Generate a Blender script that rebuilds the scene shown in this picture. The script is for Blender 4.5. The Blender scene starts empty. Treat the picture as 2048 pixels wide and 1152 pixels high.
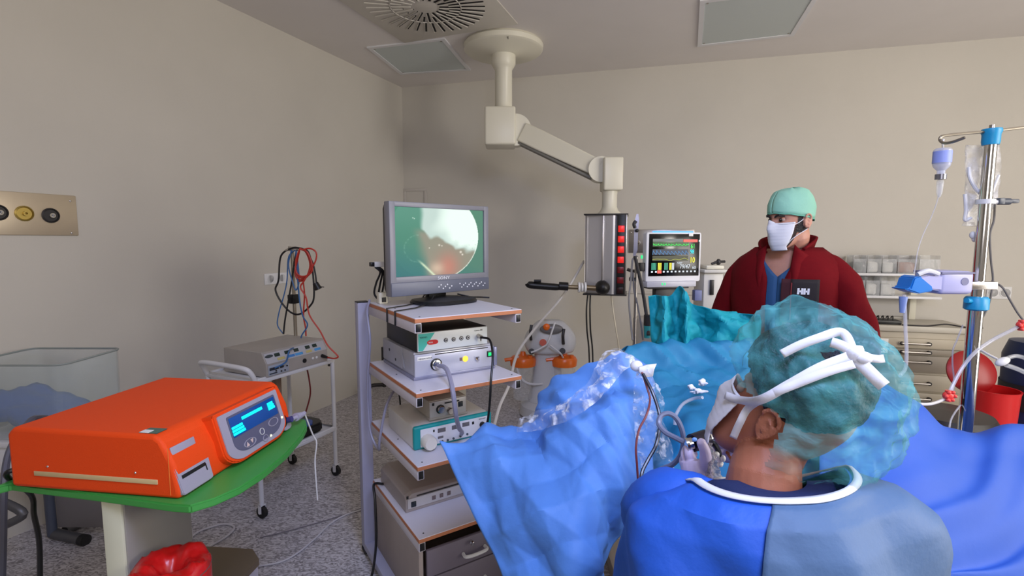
import bpy, bmesh, math, random
from mathutils import Vector, Matrix, noise
random.seed(7)
R = math.radians
scene = bpy.context.scene
COL = scene.collection

# ------------------------------------------------------------------ camera
F = 1000.0; H = 1.55; TH = R(5.48)
cam_data = bpy.data.cameras.new('camera'); cam = bpy.data.objects.new('camera', cam_data)
COL.objects.link(cam); cam.location = (0, 0, H); cam.rotation_euler = (math.pi/2 - TH, 0, 0)
cam_data.sensor_width = 36; cam_data.lens = 36*F/2048; cam_data.clip_start = 0.02
scene.camera = cam
# ------------------------------------------------------------------ world, exposure, lamps
w = bpy.data.worlds.new('world'); scene.world = w; w.use_nodes = True
w.node_tree.nodes['Background'].inputs[0].default_value = (0.75, 0.72, 0.75, 1)
w.node_tree.nodes['Background'].inputs[1].default_value = 0.35
scene.view_settings.view_transform = 'Standard'; scene.view_settings.look = 'None'
scene.view_settings.gamma = 1; scene.view_settings.use_curve_mapping = False
scene.view_settings.exposure = 0.08
def area(name, loc, target, size, power, color, spread=180):
    d = bpy.data.lights.new(name, 'AREA'); d.shape = 'SQUARE'; d.size = size; d.energy = power; d.color = color
    d.spread = R(spread)
    o = bpy.data.objects.new(name, d); COL.objects.link(o); o.location = loc
    o.rotation_euler = (Vector(target)-Vector(loc)).to_track_quat('-Z', 'Y').to_euler()
    return o
area('window_daylight', (3.75, -0.6, 2.35), (0.2, 4.6, 1.6), 0.9, 66, (1.0, 0.94, 0.86))
area('side_fill', (5.2, 0.6, 1.5), (0.0, 3.2, 2.2), 2.5, 132, (1.0, 0.95, 0.88))  # added unseen fill light at right, brightens ceiling and walls
area('room_lamp', (0.2, -1.6, 2.4), (0.0, 3.5, 1.6), 1.6, 24, (1.0, 0.95, 0.93))
area('surgical_lamp', (0.55, 0.0, 2.9), (0.40, 1.45, 0.5), 0.7, 27, (0.50, 0.60, 1.0), 130)

# ------------------------------------------------------------------ projection helpers (pixel -> place)
cT, sT = math.cos(TH), math.sin(TH)
def ray(px, py):
    a = (px-1024)/F; b = (576-py)/F
    return Vector((a, cT+b*sT, -sT+b*cT))
def P(px, py, Y):
    r = ray(px, py); return Vector((0, 0, H)) + r*(Y/r.y)
def Z(px, py, z):
    r = ray(px, py); return Vector((0, 0, H)) + r*((z-H)/r.z)
CORNER = Vector((-1.227, 5.75, 0))
DL = Vector((0.392, 0.92, 0)).normalized()          # left wall runs along this
DB = Vector((math.cos(R(14.4)), -math.sin(R(14.4)), 0))
NL = Vector((DL.y, -DL.x, 0)); NB = Vector((-DB.y*-1, 0, 0))
NB = Vector((DB.y, -DB.x, 0))                          # points to the camera side
def hit(px, py, n, off):
    r = ray(px, py); o = Vector((0, 0, H)); p0 = CORNER + n*off
    return o + r*((p0-o).dot(n)/r.dot(n))
def WL(px, py, off=0.0): return hit(px, py, NL, off)
def WB(px, py, off=0.0): return hit(px, py, NB, off)
CEIL = 3.24

# ------------------------------------------------------------------ materials
def srgb(c):
    return tuple(((v/255)/12.92 if v/255 <= .04045 else ((v/255+.055)/1.055)**2.4) for v in c) + (1,)
MATS = {}
def mat(name, rgb, rough=.5, metal=0, var=0.0, vscale=8, bump=0.0, bscale=60, trans=0, alpha=1, emit=None, estr=0, spec=.5, sheen=0, sss=0, coat=0):
    if name in MATS: return MATS[name]
    m = bpy.data.materials.new(name); m.use_nodes = True; nt = m.node_tree; b = nt.nodes['Principled BSDF']
    c = srgb(rgb)
    b.inputs['Base Color'].default_value = c; b.inputs['Roughness'].default_value = rough
    b.inputs['Metallic'].default_value = metal; b.inputs['Alpha'].default_value = alpha
    b.inputs['Specular IOR Level'].default_value = spec
    b.inputs['Transmission Weight'].default_value = trans
    b.inputs['Sheen Weight'].default_value = sheen; b.inputs['Coat Weight'].default_value = coat
    if sss: b.inputs['Subsurface Weight'].default_value = sss; b.inputs['Subsurface Radius'].default_value = (.02, .008, .004); b.inputs['Subsurface Scale'].default_value = .5
    if emit: b.inputs['Emission Color'].default_value = srgb(emit); b.inputs['Emission Strength'].default_value = estr
    tc = nt.nodes.new('ShaderNodeTexCoord')
    if var:
        n = nt.nodes.new('ShaderNodeTexNoise'); n.inputs['Scale'].default_value = vscale; n.inputs['Detail'].default_value = 5
        nt.links.new(tc.outputs['Object'], n.inputs['Vector'])
        r = nt.nodes.new('ShaderNodeValToRGB'); e = r.color_ramp.elements
        e[0].position = .3; e[1].position = .7
        e[0].color = tuple(max(0, v*(1-var)) for v in c[:3])+(1,); e[1].color = tuple(min(1, v*(1+var)) for v in c[:3])+(1,)
        nt.links.new(n.outputs['Fac'], r.inputs['Fac']); nt.links.new(r.outputs['Color'], b.inputs['Base Color'])
    if bump:
        n = nt.nodes.new('ShaderNodeTexNoise'); n.inputs['Scale'].default_value = bscale; n.inputs['Detail'].default_value = 4
        nt.links.new(tc.outputs['Object'], n.inputs['Vector'])
        bp = nt.nodes.new('ShaderNodeBump'); bp.inputs['Strength'].default_value = bump; bp.inputs['Distance'].default_value = .01
        nt.links.new(n.outputs['Fac'], bp.inputs['Height']); nt.links.new(bp.outputs['Normal'], b.inputs['Normal'])
    MATS[name] = m; return m
def film(name, rgb, alpha, rough=.12, bump=.6, bscale=25, ridge=None, lo=None, r0=.35, r1=.65, ns=.5):
    """thin sheet: see-through part by Transparent BSDF mixed with a Principled"""
    m = bpy.data.materials.new(name); m.use_nodes = True; nt = m.node_tree; b = nt.nodes['Principled BSDF']
    b.inputs['Base Color'].default_value = srgb(rgb); b.inputs['Roughness'].default_value = rough
    tr = nt.nodes.new('ShaderNodeBsdfTransparent'); mx = nt.nodes.new('ShaderNodeMixShader')
    out = nt.nodes['Material Output']; tc = nt.nodes.new('ShaderNodeTexCoord')
    n = nt.nodes.new('ShaderNodeTexNoise'); n.inputs['Scale'].default_value = bscale; n.inputs['Detail'].default_value = 4; n.inputs['Distortion'].default_value = 1.0
    nt.links.new(tc.outputs['Object'], n.inputs['Vector'])
    bp = nt.nodes.new('ShaderNodeBump'); bp.inputs['Strength'].default_value = bump; bp.inputs['Distance'].default_value = .02
    nt.links.new(n.outputs['Fac'], bp.inputs['Height']); nt.links.new(bp.outputs['Normal'], b.inputs['Normal'])
    mr = nt.nodes.new('ShaderNodeMapRange'); mr.inputs[1].default_value = r0; mr.inputs[2].default_value = r1
    mr.inputs[3].default_value = alpha if lo is None else lo; mr.inputs[4].default_value = alpha
    n2 = nt.nodes.new('ShaderNodeTexNoise'); n2.inputs['Scale'].default_value = bscale*ns; n2.inputs['Distortion'].default_value = .8
    nt.links.new(tc.outputs['Object'], n2.inputs['Vector']); nt.links.new(n2.outputs['Fac'], mr.inputs[0])
    nt.links.new(mr.outputs[0], mx.inputs[0]); nt.links.new(tr.outputs[0], mx.inputs[1]); nt.links.new(b.outputs[0], mx.inputs[2])
    nt.links.new(mx.outputs[0], out.inputs['Surface'])
    return m
def glow(name, rgb, s): return mat(name, (5, 5, 5), .4, emit=rgb, estr=s)

# ------------------------------------------------------------------ mesh builder
def cr(pts, n=8):
    """Catmull-Rom through points"""
    pts = [Vector(p) for p in pts]
    if len(pts) < 3: return pts
    q = [pts[0]*2-pts[1]] + pts + [pts[-1]*2-pts[-2]]; out = []
    for i in range(1, len(q)-2):
        a, b, c, d = q[i-1:i+3]
        for k in range(n):
            t = k/n
            out.append(.5*((2*b)+(c-a)*t+(2*a-5*b+4*c-d)*t*t+(3*b-a-3*c+d)*t**3))
    out.append(pts[-1]); return out
class B:
    def __init__(s): s.bm = bmesh.new(); s.mi = 0
    def _fin(s, nf0):
        s.bm.faces.ensure_lookup_table()
        for f in s.bm.faces[nf0:]: f.material_index = s.mi
    def _merge(s, t):
        me = bpy.data.meshes.new('t'); t.to_mesh(me); n = len(s.bm.faces); s.bm.from_mesh(me); s._fin(n)
        bpy.data.meshes.remove(me); t.free(); return s
    def m(s, i): s.mi = i; return s
    def box(s, lo, hi, bev=.003, seg=2, M=None):
        t = bmesh.new(); bmesh.ops.create_cube(t, size=1)
        lo = Vector(lo); hi = Vector(hi); d = hi-lo
        for v in t.verts: v.co = Vector(((v.co.x+.5)*d.x+lo.x, (v.co.y+.5)*d.y+lo.y, (v.co.z+.5)*d.z+lo.z))
        bev = min(bev, min(abs(d.x), abs(d.y), abs(d.z))*.45)
        if bev > 0: bmesh.ops.bevel(t, geom=t.edges[:], offset=bev, segments=seg, affect='EDGES', profile=.5)
        if M is not None: t.transform(M)
        return s._merge(t)
    def cbox(s, c, d, bev=.003, seg=2, M=None):
        c = Vector(c); d = Vector(d)/2; return s.box(c-d, c+d, bev, seg, M)
    def loft(s, rings, cap=True, closed=True):
        n0 = len(s.bm.faces); V = [[s.bm.verts.new(p) for p in r] for r in rings]; k = len(rings[0])
        for a, b in zip(V, V[1:]):
            for i in range(k if closed else k-1):
                j = (i+1) % k; s.bm.faces.new((a[i], a[j], b[j], b[i]))
        if cap and closed: s.bm.faces.new(V[0][::-1]); s.bm.faces.new(V[-1])
        s._fin(n0); return s
    def tube(s, pts, r, n=8, sm=6, cap=True):
        pts = cr(pts, sm) if sm else [Vector(p) for p in pts]
        if not hasattr(r, '__len__'): rr = [r]*len(pts)
        else:
            rr = []
            for i in range(len(pts)):
                t = i/(len(pts)-1)*(len(r)-1); a = int(min(t, len(r)-2)); rr.append(r[a]+(r[a+1]-r[a])*(t-a))
        up = Vector((0, 0, 1)); rings = []; nrm = None
        for i, p in enumerate(pts):
            d = (pts[min(i+1, len(pts)-1)]-pts[max(i-1, 0)])
            if d.length < 1e-9: d = Vector((0, 0, 1))
            d.normalize()
            if nrm is None: nrm = d.cross(up) if abs(d.z) < .95 else d.cross(Vector((1, 0, 0)))
            nrm = (nrm - d*nrm.dot(d)).normalized(); bb = d.cross(nrm)
            rings.append([p+(nrm*math.cos(2*math.pi*k/n)+bb*math.sin(2*math.pi*k/n))*rr[i] for k in range(n)])
        return s.loft(rings, cap)
    def cyl(s, a, b, r, r2=None, n=24): return s.tube([a, b], [r, r if r2 is None else r2], n, 0)
    def lathe(s, prof, o=(0, 0, 0), ax=(0, 0, 1), n=28, cap=True):
        ax = Vector(ax).normalized(); q = Vector((0, 0, 1)).rotation_difference(ax); o = Vector(o)
        return s.loft([[o+q@Vector((r*math.cos(2*math.pi*k/n), r*math.sin(2*math.pi*k/n), z)) for k in range(n)] for r, z in prof], cap)
    def ell(s, c, r, M=None, n=20, f=None):
        c = Vector(c); rings = []
        for i in range(1, n):
            th = math.pi*i/n; ring = []
            for k in range(2*n):
                ph = 2*math.pi*k/(2*n); v = Vector((r[0]*math.sin(th)*math.cos(ph), r[1]*math.sin(th)*math.sin(ph), -r[2]*math.cos(th)))
                if f: v = f(v)
                if M is not None: v = M@v
                ring.append(c+v)
            rings.append(ring)
        return s.loft(rings, True)
    def prism(s, poly, z0, z1, M=None, bev=0):
        t = bmesh.new(); vs = [t.verts.new((p[0], p[1], z0)) for p in poly]; f = t.faces.new(vs)
        r = bmesh.ops.extrude_face_region(t, geom=[f])
        for v in [g for g in r['geom'] if isinstance(g, bmesh.types.BMVert)]: v.co.z = z1
        bmesh.ops.recalc_face_normals(t, faces=t.faces[:])
        if bev: bmesh.ops.bevel(t, geom=t.edges[:], offset=bev, segments=2, affect='EDGES')
        if M is not None: t.transform(M)
        return s._merge(t)
    def grid(s, G): return s.loft(G, False, False)
def frame(o, x, y):
    """matrix with origin o, local x along x, z along normal (x cross y)"""
    x = Vector(x).normalized(); zz = x.cross(Vector(y)).normalized(); y = zz.cross(x)
    return Matrix(((x.x, y.x, zz.x, o[0]), (x.y, y.y, zz.y, o[1]), (x.z, y.z, zz.z, o[2]), (0, 0, 0, 1)))
MW = {}
def tag(o, label=None, cat=None, group=None, kind=None):
    if label: o['label'] = label
    if cat: o['category'] = cat
    if group: o['group'] = group
    if kind: o['kind'] = kind
    return o
def thing(name, label, cat, loc=(0, 0, 0), rz=0, group=None):
    o = bpy.data.objects.new(name, None); COL.objects.link(o); o.location = loc; o.rotation_euler = (0, 0, rz)
    o.empty_display_size = .05
    MW[o.name] = Matrix.Translation(Vector(loc)) @ Matrix.Rotation(rz, 4, 'Z')
    return tag(o, label, cat, group)
def root(o):
    while o.parent: o = o.parent
    return o
def obj(name, b, ms, parent=None, world=False, label=None, cat=None, group=None, kind=None, sharp=38, mods=None):
    if not isinstance(ms, (list, tuple)): ms = [ms]
    if parent is not None and world: b.bm.transform(MW[root(parent).name].inverted())
    bmesh.ops.recalc_face_normals(b.bm, faces=b.bm.faces[:])
    loc = None
    if parent is None and b.bm.verts:                       # origin at the base of the thing
        xs = [v.co.x for v in b.bm.verts]; ys = [v.co.y for v in b.bm.verts]; zs = [v.co.z for v in b.bm.verts]
        loc = Vector(((min(xs)+max(xs))/2, (min(ys)+max(ys))/2, min(zs))); b.bm.transform(Matrix.Translation(-loc))
    me = bpy.data.meshes.new(name); b.bm.to_mesh(me); b.bm.free()
    for x in ms: me.materials.append(x)
    me.polygons.foreach_set('use_smooth', [True]*len(me.polygons))
    if sharp: me.set_sharp_from_angle(angle=R(sharp))
    o = bpy.data.objects.new(name, me); COL.objects.link(o)
    if loc is not None: o.location = loc
    if parent is not None: o.parent = parent
    for k, a in (mods or []):
        md = o.modifiers.new(k.lower(), k)
        for kk, vv in a.items(): setattr(md, kk, vv)
    return tag(o, label, cat, group, kind)
def text(name, s, size, o, x, y, m, parent, world=True, depth=.0004, align='LEFT', sx=1):
    cu = bpy.data.curves.new(name, 'FONT'); cu.body = s; cu.size = size; cu.extrude = depth; cu.align_x = align
    cu.resolution_u = 2
    tmp = bpy.data.objects.new(name, cu); me = bpy.data.meshes.new_from_object(tmp)
    bpy.data.objects.remove(tmp); bpy.data.curves.remove(cu); me.materials.clear(); me.materials.append(m)
    Mx = frame(o, x, y) @ Matrix.Diagonal((sx, 1, 1, 1))
    if world and parent is not None: Mx = MW[root(parent).name].inverted() @ Mx
    me.transform(Mx); ob = bpy.data.objects.new(name, me); COL.objects.link(ob); ob.parent = parent
    return ob
FDIR = [Vector(v).normalized() for v in ((1, .3, .5), (-.4, 1, .7), (.6, -.5, 1), (.2, .9, -.6), (-.9, .2, .45))]
def facets(p, sc, seed=0):
    """planar facets meeting in straight creases, -1..1"""
    wv = Vector((noise.noise(p*sc*.35+Vector((seed, 0, 0))), noise.noise(p*sc*.35+Vector((0, seed, 5))), noise.noise(p*sc*.35+Vector((9, 0, seed)))))*1.1
    v = 0
    for i, d in enumerate(FDIR):
        x = (p*sc+wv).dot(d)*(1+.37*((i*7+seed) % 5)*.5)+i*1.7+seed*.61; x = x-math.floor(x)
        v += (abs(x-.5)*4-1)*(1, .8, .7, .45, .35)[i]
    return v/3.3
def wobble(p, s, a, seed=0):
    q = Vector(p)*s + Vector((seed*7.3, seed*3.1, seed*1.7)); return noise.noise(q)*a
def ridge(p, s, seed=0, oct=3):
    q = Vector(p)*s + Vector((seed*7.3, seed*3.1, seed*1.7)); v = 0; a = 1; t = 0
    for i in range(oct):
        v += a*(1-2*abs(noise.noise(q))); t += a; a *= .5; q = q*2.03 + Vector((3.1, 1.2, 5.3))
    return v/t - .5
def interp_grid(C, nu=10, nv=10):
    """smooth surface through a grid of control points"""
    rows = [cr(r, nu) for r in C]; cols = list(zip(*rows))
    cols = [cr(list(c), nv) for c in cols]
    return [list(r) for r in zip(*cols)]
def drape_grid(C, nu=12, nv=12, amp=.015, sc=5, seed=0, edge=0.3, flat=0.0):
    G = interp_grid(C, nu, nv); n = len(G); m = len(G[0]); out = []
    for i in range(n):
        row = []
        for j in range(m):
            a = G[min(i+1, n-1)][j]-G[max(i-1, 0)][j]; b = G[i][min(j+1, m-1)]-G[i][max(j-1, 0)]
            nn = a.cross(b)
            if nn.length > 0: nn.normalize()
            k = min(1, edge + min(i, n-1-i, j, m-1-j)/(.12*min(n, m)))
            p = G[i][j]; d = ridge(p, sc, seed)*amp + wobble(p, sc*.5, amp*.8, seed+3)
            row.append(p + nn*d*k)
        out.append(row)
    return out
# ------------------------------------------------------------------ shared materials
WALL = mat('wall_paint', (200, 195, 185), .6, var=.03, vscale=1.5, bump=.05, bscale=120)
CEILM = mat('ceiling_paint', (226, 221, 217), .7, var=.02, vscale=2)
CREAM = mat('cream_enamel', (222, 218, 200), .35)
WHITE = mat('white_plastic', (225, 225, 225), .4)
WPAINT = mat('white_paint', (222, 222, 224), .35)
BLACK = mat('black_plastic', (18, 18, 20), .4)
RUB = mat('black_rubber', (22, 22, 24), .6)
DGREY = mat('dark_grey_metal', (52, 50, 50), .45, .3)
STEEL = mat('brushed_steel', (185, 180, 175), .28, 1, bump=.05, bscale=200)
CHROME = mat('chrome', (215, 215, 215), .12, 1)
LILAC = mat('lilac_grey_paint', (178, 178, 196), .4)
LAM = mat('white_laminate', (216, 214, 224), .3)
EDGE = mat('orange_brown_edge', (190, 120, 80), .6)
CHIP = mat('taupe_chipboard', (158, 146, 138), .55, var=.05)
ORANGE = mat('orange_shell', (234, 74, 18), .6, bump=.12, bscale=350, spec=.25)
ORANGE2 = mat('translucent_orange', (240, 112, 30), .3)
TEALP = mat('teal_plastic', (20, 150, 150), .4)
RED = mat('red_plastic', (200, 20, 22), .35)
LABEL = mat('label_white', (230, 230, 226), .5)
CLEAR = film('clear_plastic', (225, 228, 230), .34, .08, .25, 12, lo=.16)
CLEAR2 = film('clear_acrylic', (200, 212, 210), .22, .05, .0, 4, lo=.2)

# ------------------------------------------------------------------ room
def plane_wall(name, a, b, n, m, z0=-.0, z1=CEIL):
    a = Vector(a); b = Vector(b); q = B(); o = -n*.12
    q.loft([[a+Vector((0, 0, z)), b+Vector((0, 0, z)), b+o+Vector((0, 0, z)), a+o+Vector((0, 0, z))] for z in (z0, z1)])
    return obj(name, q, m, kind='structure')
C0 = CORNER.copy()
plane_wall('wall_left', C0-DL*9.2, C0, NL, WALL)
plane_wall('wall_back', C0, C0+DB*6.9, NB, WALL)
plane_wall('wall_right', (5.3, -2.6, 0), (5.3, 4.3, 0), Vector((-1, 0, 0)), WALL)
plane_wall('wall_front', (-4.85, -2.6, 0), (5.4, -2.6, 0), Vector((0, 1, 0)), WALL)
fl = mat('marbled_vinyl', (150, 146, 150), .38)
nt = fl.node_tree; bs = nt.nodes['Principled BSDF']; tc = nt.nodes['Texture Coordinate']
n1 = nt.nodes.new('ShaderNodeTexNoise'); n1.inputs['Scale'].default_value = 26; n1.inputs['Detail'].default_value = 6; n1.inputs['Distortion'].default_value = 2.2
mp = nt.nodes.new('ShaderNodeMapping'); mp.inputs['Scale'].default_value = (1, 2.2, 1); mp.inputs['Rotation'].default_value = (0, 0, .5)
nt.links.new(tc.outputs['Object'], mp.inputs[0]); nt.links.new(mp.outputs[0], n1.inputs[0])
rp = nt.nodes.new('ShaderNodeValToRGB'); e = rp.color_ramp.elements
e[0].position = .40; e[0].color = srgb((132, 127, 130)); e[1].position = .58; e[1].color = srgb((208, 204, 208))
nt.links.new(n1.outputs[0], rp.inputs[0]); nt.links.new(rp.outputs[0], bs.inputs['Base Color'])
q = B(); q.box((-5.4, -2.8, -.1), (5.6, 6.3, 0), 0); obj('floor', q, fl, kind='structure')
q = B(); q.box((-5.4, -2.8, CEIL), (5.6, 6.3, CEIL+.1), 0); obj('ceiling', q, CEILM, kind='structure')

# ceiling panels (unlit recessed lamps) from their corners in the photo
PANELM = mat('frosted_lamp_cover', (196, 204, 202), .5)
def ceiling_panel(label, px):
    c = [Z(x, y, CEIL) for x, y in px]; cen = sum(c, Vector())/4; cen.z = CEIL
    t = thing('ceiling_light', label, 'ceiling light', cen, 0, 'recessed ceiling lights')
    q = B(); fr = B()
    outer = [cen+(p-cen)*1.08 for p in c]; inner = [cen+(p-cen)*.98 for p in c]
    zz = lambda L, z: [Vector((p.x, p.y, z)) for p in L]
    fr.loft([zz(outer, CEIL), zz(outer, CEIL-.012), zz(inner, CEIL-.012), zz(inner, CEIL-.004)], cap=False)
    q.loft([zz([cen+(p-cen)*.985 for p in c], CEIL-.001), zz([cen+(p-cen)*.985 for p in c], CEIL-.007)])
    obj('lamp_cover', q, PANELM, t, world=True); obj('frame', fr, WPAINT, t, world=True)
    for i in range(4):
        s = B(); p = cen+(c[i]-cen)*.93; s.cyl((p.x, p.y, CEIL-.0105), (p.x, p.y, CEIL-.006), .008, n=10); obj('screw', s, STEEL, t, world=True)
ceiling_panel('square unlit ceiling light beside the slotted round air vent', [(742, 95), (885, 78), (935, 137), (804, 145)])
ceiling_panel('rectangular unlit ceiling light above the man in the red jacket', [(1408, 2), (1640, -26), (1582, 67), (1402, 88)])

# swirl air diffuser
dc = Z(851, 10, CEIL); dr = .43
t = thing('air_diffuser', 'square white ceiling air diffuser with dark radial slots', 'air vent', (dc.x, dc.y, CEIL), R(-21))
PLW = mat('vent_plate', (205, 200, 190), .4)
q = B(); q.box((-.52, -.52, -.012), (.52, .52, -.0005), .004); obj('plate', q, PLW, t)
sl = B(); lip = B()
for ring, (r0, r1, n, off) in enumerate(((.1, .25, 16, 0), (.17, .25, 16, .5), (.26, .43, 36, 0))):
    for k in range(n):
        a = 2*math.pi*(k+off)/n; M = Matrix.Translation((0, 0, -.013)) @ Matrix.Rotation(a, 4, 'Z')
        sl.box((r0, -.0075, -.002), (r1, .0075, .001), 0, M=M)
        lip.box((r0, .0075, -.010), (r1, .0105, .0), 0, M=M)
obj('slots', sl, mat('slot_dark', (22, 18, 18), .9), t); obj('blades', lip, PLW, t)
q = B(); q.lathe([(.252, -.014), (.256, -.02), (.260, -.014)], n=64, cap=False); obj('ring', q, PLW, t)
q = B(); q.lathe([(0.001, -.016), (.07, -.016), (.085, -.012)], n=40); obj('hub', q, PLW, t)

# wall fittings
def on_wall(name, label, cat, px, plane, off, group=None):
    """thing lying on a wall: returns root and frame for a pixel rectangle (x0,y0,x1,y1)"""
    x0, y0, x1, y1 = px; f = WL if plane == 'L' else WB; D = DL if plane == 'L' else DB; N = NL if plane == 'L' else NB
    a = f(x0, (y0+y1)/2, off); b = f(x1, (y0+y1)/2, off); mid = (a+b)/2
    hgt = (f((x0+x1)/2, y0, off)-f((x0+x1)/2, y1, off)).length; mz = f((x0+x1)/2, (y0+y1)/2, off).z
    rz = math.atan2(D.y, D.x)
    t = thing(name, label, cat, (mid.x, mid.y, mz), rz, group)   # local x along the wall, -y to the room, z up
    return t, (b-a).length, hgt
BRASS = mat('brass', (190, 165, 90), .35, .8)
PLATE = mat('warm_satin_steel', (205, 190, 165), .38, .55, var=.04, vscale=5)
t, W_, H_ = on_wall('gas_outlet_panel', 'steel gas outlet panel with round sockets on left wall', 'wall panel', (-120, 383, 152, 470), 'L', 0)
q = B(); q.box((-W_/2, -.012, -H_/2), (W_/2, 0, H_/2), .004); obj('face_plate', q, PLATE, t)
for sx_, mm in ((-.06, DGREY), (.14, BRASS), (.33, DGREY)):
    # outlets at pixel 0, 48 and 100
    pass
for pxx, pyy, mm in ((-4, 425, DGREY), (48, 427, BRASS), (101, 431, DGREY)):
    wpt = MW[t.name].inverted() @ WL(pxx, pyy, .012)
    q = B(); q.lathe([(.040, 0), (.040, .006), (.034, .010), (.031, .004), (.012, .004)], o=(wpt.x, -.012, wpt.z), ax=(0, -1, 0)); s = obj('gas_outlet', q, mm, t, label='yellow gas outlet' if mm is BRASS else 'dark gas outlet')
    q = B(); q.lathe([(.012, .004), (.013, .016), (.006, .016), (.005, .004)], o=(wpt.x+.004, -.012, wpt.z), ax=(0, -1, 0)); obj('nozzle', q, CHROME if mm is DGREY else BRASS, s)
for pxx, pyy in ((140, 402), (143, 466)):
    wpt = MW[t.name].inverted() @ WL(pxx, pyy, .012); q = B(); q.ell((wpt.x, -.013, wpt.z), (.006, .004, .006), n=6); obj('screw', q, CHROME, t)

def wall_socket(label, px, plane, n):
    t, W_, H_ = on_wall('wall_socket', label, 'wall socket', px, plane, 0, 'white wall sockets')
    q = B(); q.box((-W_/2, -.009, -H_/2), (W_/2, 0, H_/2), .004); obj('plate', q, WHITE, t)
    for i in range(n):
        cx = -W_/2 + W_*(i+.5)/n
        q = B(); q.lathe([(H_*.38, .009), (H_*.38, .012), (H_*.33, .012), (H_*.31, .005), (0.001, .005)], o=(cx, 0, 0), ax=(0, -1, 0)); s = obj('outlet', q, WHITE, t)
        for d in (-1, 1):
            q = B(); q.cyl((cx+d*.01, -.0045, 0), (cx+d*.01, -.0062, 0), .003, n=8); obj('pin_hole', q, BLACK, s)
wall_socket('double wall socket behind the hanging cables', (528, 546, 574, 568), 'L', 2)
wall_socket('small double wall socket at far right behind the drip stand', (1972, 573, 2022, 598), 'B', 2)
# white raised outline on the wall above the monitor
t, W_, H_ = on_wall('cable_trunking', 'thin white trunking frame on wall above the monitor', 'trunking', (808, 377, 854, 425), 'B', 0)
q = B(); q.box((-W_/2, -.012, H_/2-.03), (W_/2, 0, H_/2), .003); q.box((-W_/2, -.012, -H_/2), (-W_/2+.03, 0, H_/2-.03), .003); q.box((W_/2-.03, -.012, -H_/2), (W_/2, 0, H_/2-.03), .003); obj('trunking', q, mat('trunk_white', (196, 190, 182), .5), t)
# steel gas panel behind patient monitor
t, W_, H_ = on_wall('steel_wall_panel', 'steel gas panel on back wall behind the patient monitor', 'wall panel', (1258, 459, 1388, 506), 'B', 0)
q = B(); q.box((-W_/2, -.014, -H_/2), (W_/2, 0, H_/2), .004); obj('face_plate', q, STEEL, t)
for i, x in enumerate((-.38, -.22, -.05)):
    q = B(); q.lathe([(.035, 0), (.035, .02), (.02, .03), (.012, .05)], o=(W_*x, -.014, -.02), ax=(0, -1, 0)); obj('gas_outlet', q, DGREY if i else STEEL, t)
for x in (-.47, .47):
    q = B(); q.ell((W_*x, -.016, H_*.38), (.009, .006, .009), n=6); obj('screw', q, CHROME, t)
# thin horizontal trunking line low on the back wall
t, W_, H_ = on_wall('conduit', 'thin horizontal conduit along the back wall behind the drapes', 'conduit', (1180, 587, 1700, 591), 'B', .002)
q = B(); q.box((-W_/2, -.015, -.012), (W_/2, 0, .012), .003); obj('conduit', q, WALL, t)

# ------------------------------------------------------------------ ceiling pendant
fc = Z(1007, 88, CEIL); Yp = fc.y
t = thing('ceiling_pendant', 'white ceiling boom with jointed arm and steel socket column', 'equipment boom', (fc.x, fc.y, 0))
PX = fc.x
q = B(); q.lathe([(.33, CEIL), (.345, CEIL-.02), (.34, CEIL-.055), (.32, CEIL-.07), (.13, CEIL-.085), (.11, CEIL-.1)], o=(PX, Yp, 0), n=56); fl_ = obj('ceiling_cover', q, CREAM, t, world=True)
q = B(); q.box((PX+.04, Yp-.335, CEIL-.072), (PX+.044, Yp-.1, CEIL-.066), 0); obj('cover_seam', q, DGREY, fl_, world=True)
z_box1t = P(1000, 219, Yp).z; z_box1b = P(1000, 290, Yp-.1).z
q = B(); q.lathe([(.105, CEIL-.09), (.105, CEIL-.17), (.088, CEIL-.20), (.075, CEIL-.22), (.075, z_box1t-.02)], o=(PX, Yp, 0), n=36); obj('collar_tube', q, CREAM, t, world=True)
a_ = P(969, 255, Yp-.13); b_ = P(1031, 255, Yp-.13)
q = B(); q.box((a_.x, Yp-.13, z_box1b), (b_.x, Yp+.13, z_box1t), .018, 3); obj('pivot_box', q, CREAM, t, world=True)
# sloping arm
E0 = P(1036, 262, Yp-.02); E1 = P(1200, 340, Yp-.25); dd = (E1-E0)
for e_, r_ in ((E0+Vector((-.02, 0, 0)), .135), (E1, .105)):
    q = B(); q.cyl(e_+Vector((0, -.057, 0)), e_+Vector((0, .057, 0)), r_, n=40); obj('joint_disc', q, CREAM, t, world=True)
Mx = frame(E0, dd, (0, .1, 1)); L_ = dd.length
q = B(); q.loft([[Mx@Vector((x, y_*hh, z_*.062)) for y_, z_ in ((-1, -1), (1, -1), (1, 1), (-1, 1))] for x, hh in ((0.05, .085), (L_*.3, .085), (L_, .070))]); obj('spring_arm', q, CREAM, t, world=True, mods=[('BEVEL', dict(width=.012, segments=3))])
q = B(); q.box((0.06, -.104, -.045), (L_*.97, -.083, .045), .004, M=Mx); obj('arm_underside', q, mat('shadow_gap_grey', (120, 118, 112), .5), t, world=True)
Yh = Yp-.27
a_ = P(1208, 350, Yh-.1); b_ = P(1247, 350, Yh-.1); zt = P(1228, 313, Yh-.1).z; zb = P(1228, 380, Yh-.1).z
q = B(); q.box((a_.x, Yh-.1, zb), (b_.x, Yh+.1, zt), .014, 3); obj('elbow_box', q, CREAM, t, world=True)
cx = P(1219, 400, Yh).x; zht = P(1215, 430, Yh-.1).z; zhb = P(1215, 587, Yh-.1).z
q = B(); q.lathe([(.07, zb+.02), (.062, zb-.03), (.062, zht+.07), (.075, zht+.04), (.105, zht+.01), (.105, zht)], o=(cx, Yh, 0), n=36); obj('drop_tube', q, CREAM, t, world=True)
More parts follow.
